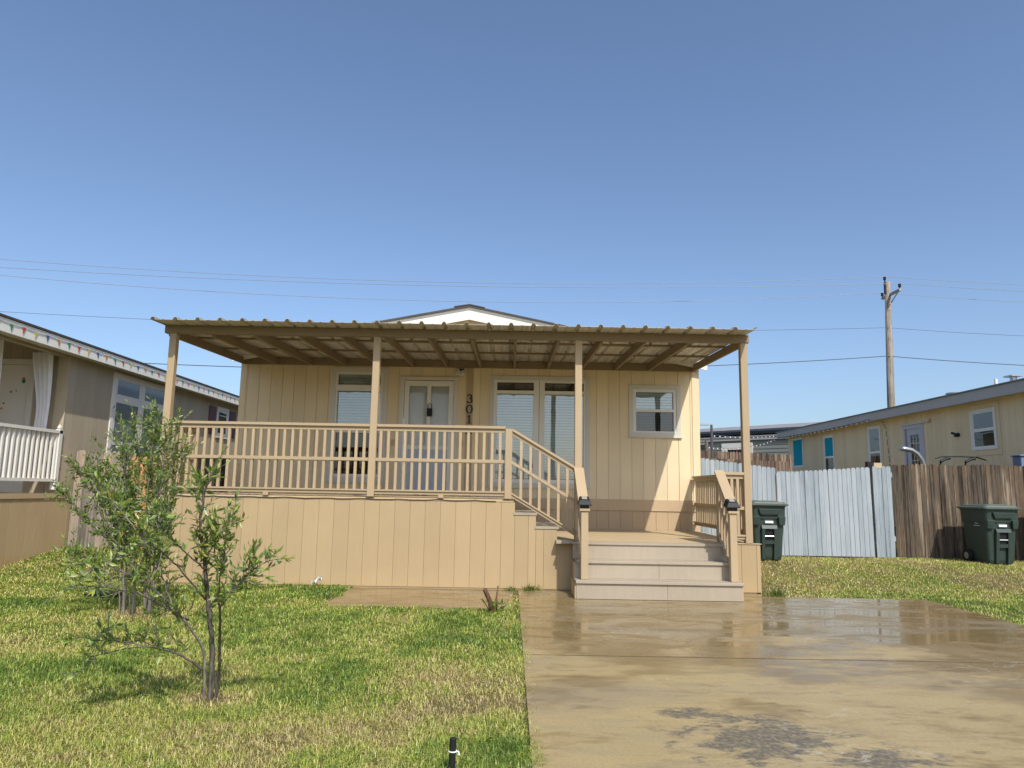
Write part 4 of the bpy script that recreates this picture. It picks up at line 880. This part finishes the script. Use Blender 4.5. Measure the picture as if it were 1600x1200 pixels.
for k in range(15):
    a = 2*math.pi*k/15+rng.normal(0, .2); rr = .15+.42*rng.random(); top = 1.25+.85*rng.random()*(1.15-rr*.5)
    bx_, by_ = -3.9+.16*math.cos(a), 7.78+.12*math.sin(a)
    ex_, ey_ = -3.95+rr*math.cos(a), 7.6+rr*.8*math.sin(a)
    stems.append(([(bx_, by_, -.04), (bx_+(ex_-bx_)*.15, by_+(ey_-by_)*.15, .45), (bx_+(ex_-bx_)*.55, by_+(ey_-by_)*.55, top*.62), (ex_, ey_, top)], .0135 if k % 3 == 0 else .008, .002))
stems += [([(-3.95, 7.7, .7), (-4.15, 7.5, 1.2), (-4.45, 7.35, 1.5)], .008, .002), ([(-3.95, 7.7, .5), (-4.2, 7.45, .85), (-4.5, 7.3, 1.22)], .008, .002), ([(-3.85, 7.7, .5), (-3.6, 7.4, .8), (-3.42, 7.3, 1.1)], .008, .002), ([(-3.85, 7.75, .6), (-3.75, 7.5, 1.5), (-3.68, 7.45, 2.1)], .009, .002), ([(-3.9, 7.7, .35), (-4.1, 7.4, .55), (-4.35, 7.2, .62)], .007, .002)]
shrub('olive_shrub', 'bushy olive-like shrub in front of the left end of the porch', (-3.9, 7.78, -.03), stems, 740, .21, 16, .052, .42, [.34, .34, .2, .08, .04], .75, .3)
# cut stump with fresh shoots
st = thing('stump', 'small cut shrub stump with green shoots at the pad edge', 'stump', (-.18, 8.22, 0))
MB().tube([(-.17, 8.2, -.04), (-.20, 8.17, .10), (-.26, 8.12, .24)], [.03, .028, .026], 8).build('stem', 'stump', st); MB().tube([(-.15, 8.2, -.04), (-.13, 8.19, .12), (-.115, 8.2, .27)], [.02, .014, .007], 7).build('stem', 'stump', st); MB().tube([(-.19, 8.2, -.02), (-.25, 8.15, .08), (-.30, 8.1, .14)], [.008, .006, .004], 5).build('stem', 'stump', st)
n = 60; P = np.stack([-.13+rng.normal(0, .045, n), 8.17+rng.normal(0, .03, n), rng.random(n)*.09], 1); D = rng.normal(0, .6, (n, 3))+[0, 0, .8]
leaf_mesh('shoots', st, 'leaf', P, D, .05+.04*rng.random(n), .016+.01*rng.random(n), np.array([(.16, .24, .04)])*(.6+.8*rng.random((n, 1))))
# garden stake, valve lid, litter
sk = thing('hose_stake', 'black upright pipe with a white tie at the bottom of the photo', 'pipe', (-.25, 3.62, 0))
MB().tube([(-.255, 3.62, -.05), (-.25, 3.615, .148)], .0165, 12).tube([(-.25, 3.615, .1485), (-.2499, 3.615, .153)], [.0175, .012], 12).build('pipe', 'black', sk)
MB().tube([(-.25+.019*math.cos(a), 3.616+.019*math.sin(a), .093) for a in [i*math.pi/8 for i in range(17)]], .0035, 5).tube([(-.233, 3.61, .093), (-.222, 3.605, .094), (-.219, 3.603, .080)], .005, 5).build('tie', 'label', sk)
single('valve_lid', MB().box(-5.02, -4.62, 8.76, 8.98, -.06, .035), 'black', 'dark flat valve box lid in the grass behind the shrub', 'lid', (-4.82, 8.87, -.03), bevel=.01)
lb = MB(); gx = [(-2.62+i*.03, 9.80+j*.03, .05+.035*math.sin(i*2.1+j*1.3)+.02*i) for j in range(4) for i in range(5)]
lb.v = gx; lb.f = [(j*5+i, j*5+i+1, (j+1)*5+i+1, (j+1)*5+i) for j in range(3) for i in range(4)]
n0 = len(lb.v); lb.v += [(x, y, z-.006) for x, y, z in gx]; lb.f += [tuple(reversed([i+n0 for i in f])) for f in lb.f[:]]
single('litter', lb, 'paper', 'scrap of pale blue-white litter in the grass by the skirting', 'litter', (-2.56, 9.84, 0))

# ------------------------------------------------------------------ grass
def vnoise(x, y, s, seed):
    g_ = np.random.default_rng(seed).random((64, 64)); X = x*s; Y = y*s; xi = np.floor(X).astype(int); yi = np.floor(Y).astype(int); fx = X-xi; fy = Y-yi; fx = fx*fx*(3-2*fx); fy = fy*fy*(3-2*fy)
    G = lambda a, b: g_[a % 64, b % 64]
    return (G(xi, yi)*(1-fx)+G(xi+1, yi)*fx)*(1-fy)+(G(xi, yi+1)*(1-fx)+G(xi+1, yi+1)*fx)*fy
def blades(x0, x1, y0, y1, dens, wmul, keep, dryness=0):
    n = int((x1-x0)*(y1-y0)*dens); x = x0+(x1-x0)*rng.random(n); y = y0+(y1-y0)*rng.random(n); k = keep(x, y)
    return x[k], y[k], np.full(k.sum(), wmul), np.full(k.sum(), dryness)
def keepL(x, y):
    e = .11*(vnoise(x, y, 5, 8)-.5)+.09*(vnoise(x, y, 17, 9)-.45)+np.where(rng.random(len(x)) < .2, .11*rng.random(len(x)), 0)
    slab_ = (x > -2.1-.05*np.sin(y*8)) & (y > 8.40+.035*np.sin(x*11)+.02*np.sin(x*29)) 
    strip = (x > .02) & (x < .14) & (y < 9.4)
    k = ((x < .125+e) & ~(slab_ & ~strip) & ~((x > -4.92) & (y > 9.95)) & ~((x < -7.55) & (y < 99) & (x < -7.57)))
    return k & ~((x > -5.02) & (x < -4.62) & (y > 8.76) & (y < 8.98))
def keepR(x, y):
    e = .16*(vnoise(x, y, 4, 8)-.5)+.1*(vnoise(x, y, 15, 9)-.5); return ((y > 9.67+e) & (x > 3.44) & (y < 13.79) & ~((x < 3.46) & (y > 9.9))) | ((x > 5.46+.05*np.sin(y*7)) & (y <= 9.7+e))
parts = [blades(-4.2, .2, 2.6, 4.6, 13000, .66, keepL), blades(-5.5, .2, 4.6, 6.2, 7500, .85, keepL), blades(-7.4, .2, 6.2, 8.4, 4200, 1.15, keepL), blades(-7.56, .2, 8.4, 10.2, 2300, 1.6, keepL), blades(-7.56, -4.9, 10.2, 12.6, 1700, 1.9, keepL),
         blades(3.4, 11, 9.6, 13.8, 1900, 1.5, keepR, .3), blades(5.4, 8.6, 5.0, 9.7, 1500, 1.5, keepR, .05)]
x, y, wm, dryb = [np.concatenate(a) for a in zip(*parts)]
n = len(x); z = terrain(x, y)
dry = .36*vnoise(x, y, .6, 1)+.36*vnoise(x, y, 1.7, 2)+.30*vnoise(x, y, 5, 3)+.2*vnoise(x, y, 13, 4)
def spot(cx, cy, r, a): return a*np.exp(-(((x-cx)/r)**2+((y-cy)/(r*.8))**2))
dry = dry-.035+dryb+spot(-.25, 4.6, .45, .36)+spot(-.55, 5.3, .4, .2)+spot(-.2, 6.2, .3, .2)+spot(-1.1, 4.1, .5, .15)+spot(-2.7, 4.6, .9, .22)+spot(-1.85, 4.74, .2, .6)+spot(-3.9, 7.75, .3, .4)+spot(-2.6, 6.6, .9, .1)-spot(-2.2, 9.6, .8, .3)-spot(6, 9.6, 1.6, .22)-spot(8, 9, 1.5, .2)+spot(7.5, 11.2, 1.6, .15)-spot(7.4, 13.4, .9, .25)
bare = rng.random(n) < np.clip((dry-.86)*1.6, 0, .45)
x, y, z, wm, dry = x[~bare], y[~bare], z[~bare], wm[~bare], dry[~bare]; n = len(x)
hgt = (.016+.027*rng.random(n))*(1.15-.45*np.clip(dry, 0, 1)); hgt *= np.where(rng.random(n) < .06, 1.7, 1)
edge = np.exp(-np.abs(y-9.9)/.10)*((x < -2.1) & (x > -4.9)); hgt *= 1+.9*edge
az = rng.random(n)*2*np.pi; lean = .5+1.0*rng.random(n); dx, dy = np.cos(az), np.sin(az); sx, sy = -dy, dx
wd = (.0019+.0014*rng.random(n))*wm
b0 = np.stack([x-sx*wd, y-sy*wd, z-.008], 1); b1 = np.stack([x+sx*wd, y+sy*wd, z-.008], 1)
mx, my, mz = x+dx*hgt*lean*.4, y+dy*hgt*lean*.4, z+hgt*.62
m0 = np.stack([mx-sx*wd*.8, my-sy*wd*.8, mz], 1); m1 = np.stack([mx+sx*wd*.8, my+sy*wd*.8, mz], 1)
tp = np.stack([x+dx*hgt*lean*1.25, y+dy*hgt*lean*1.25, z+hgt*(1.0-.28*lean)], 1)
vs = np.stack([b0, b1, m1, m0, tp], 1).reshape(-1, 3); base = np.arange(n)[:, None]*5
tri = np.concatenate([base+np.array(q)[None] for q in ((0, 1, 2), (0, 2, 3), (3, 2, 4))], 1).reshape(-1, 3)
pal = np.array([(.12, .21, .034), (.215, .33, .05), (.375, .455, .08), (.56, .565, .13), (.66, .58, .24), (.48, .37, .18)])
q = np.clip(dry*1.12-.12+rng.normal(0, .17, n), 0, .999); idx = np.digitize(q, [.25, .43, .60, .74, .90])
tint = pal[idx]*(.72+.5*rng.random((n, 1)))
me = bpy.data.meshes.new('grass'); me.vertices.add(len(vs)); me.vertices.foreach_set('co', vs.astype(np.float32).ravel())
me.loops.add(tri.size); me.loops.foreach_set('vertex_index', tri.astype(np.int32).ravel())
me.polygons.add(len(tri)); me.polygons.foreach_set('loop_start', np.arange(0, tri.size, 3, dtype=np.int32)); me.polygons.foreach_set('loop_total', np.full(len(tri), 3, np.int32)); me.update(calc_edges=True)
at_ = me.attributes.new('tint', 'FLOAT_COLOR', 'POINT'); at_.data.foreach_set('color', np.repeat(np.concatenate([tint, np.ones((n, 1))], 1), 5, 0).astype(np.float32).ravel())
me.materials.append(M['grass']); go = bpy.data.objects.new('grass', me); link(go, None); go['kind'] = 'stuff'; go['label'] = 'short patchy green and straw coloured lawn grass'; go['category'] = 'grass'
# weeds rooted in the joint along the skirting
for cx_, cy_, s_, lb_ in ((.30, 9.90, 1.0, 'small green weed tuft at the foot of the skirting'), (.02, 9.92, .6, 'smaller weed tuft between the pad and the driveway'), (3.52, 9.75, 1.2, 'weed tuft at the right end of the porch skirting')):
    n = 70; t = thing('weed', lb_, 'weed', (cx_, cy_, 0), 'weeds'); P = np.stack([cx_+rng.normal(0, .05*s_, n), cy_+rng.normal(0, .02, n)-.02, np.full(n, -.01)], 1); D = np.stack([rng.normal(0, .5, n), rng.normal(-.1, .3, n), .5+.6*rng.random(n)], 1)
    leaf_mesh('blades', t, 'leaf', P, D, s_*(.05+.07*rng.random(n)), .012+.008*rng.random(n), np.array([(.15, .20, .05)])*(.6+.9*rng.random((n, 1))))
print('blades', len(x), 'objects', len(bpy.data.objects))
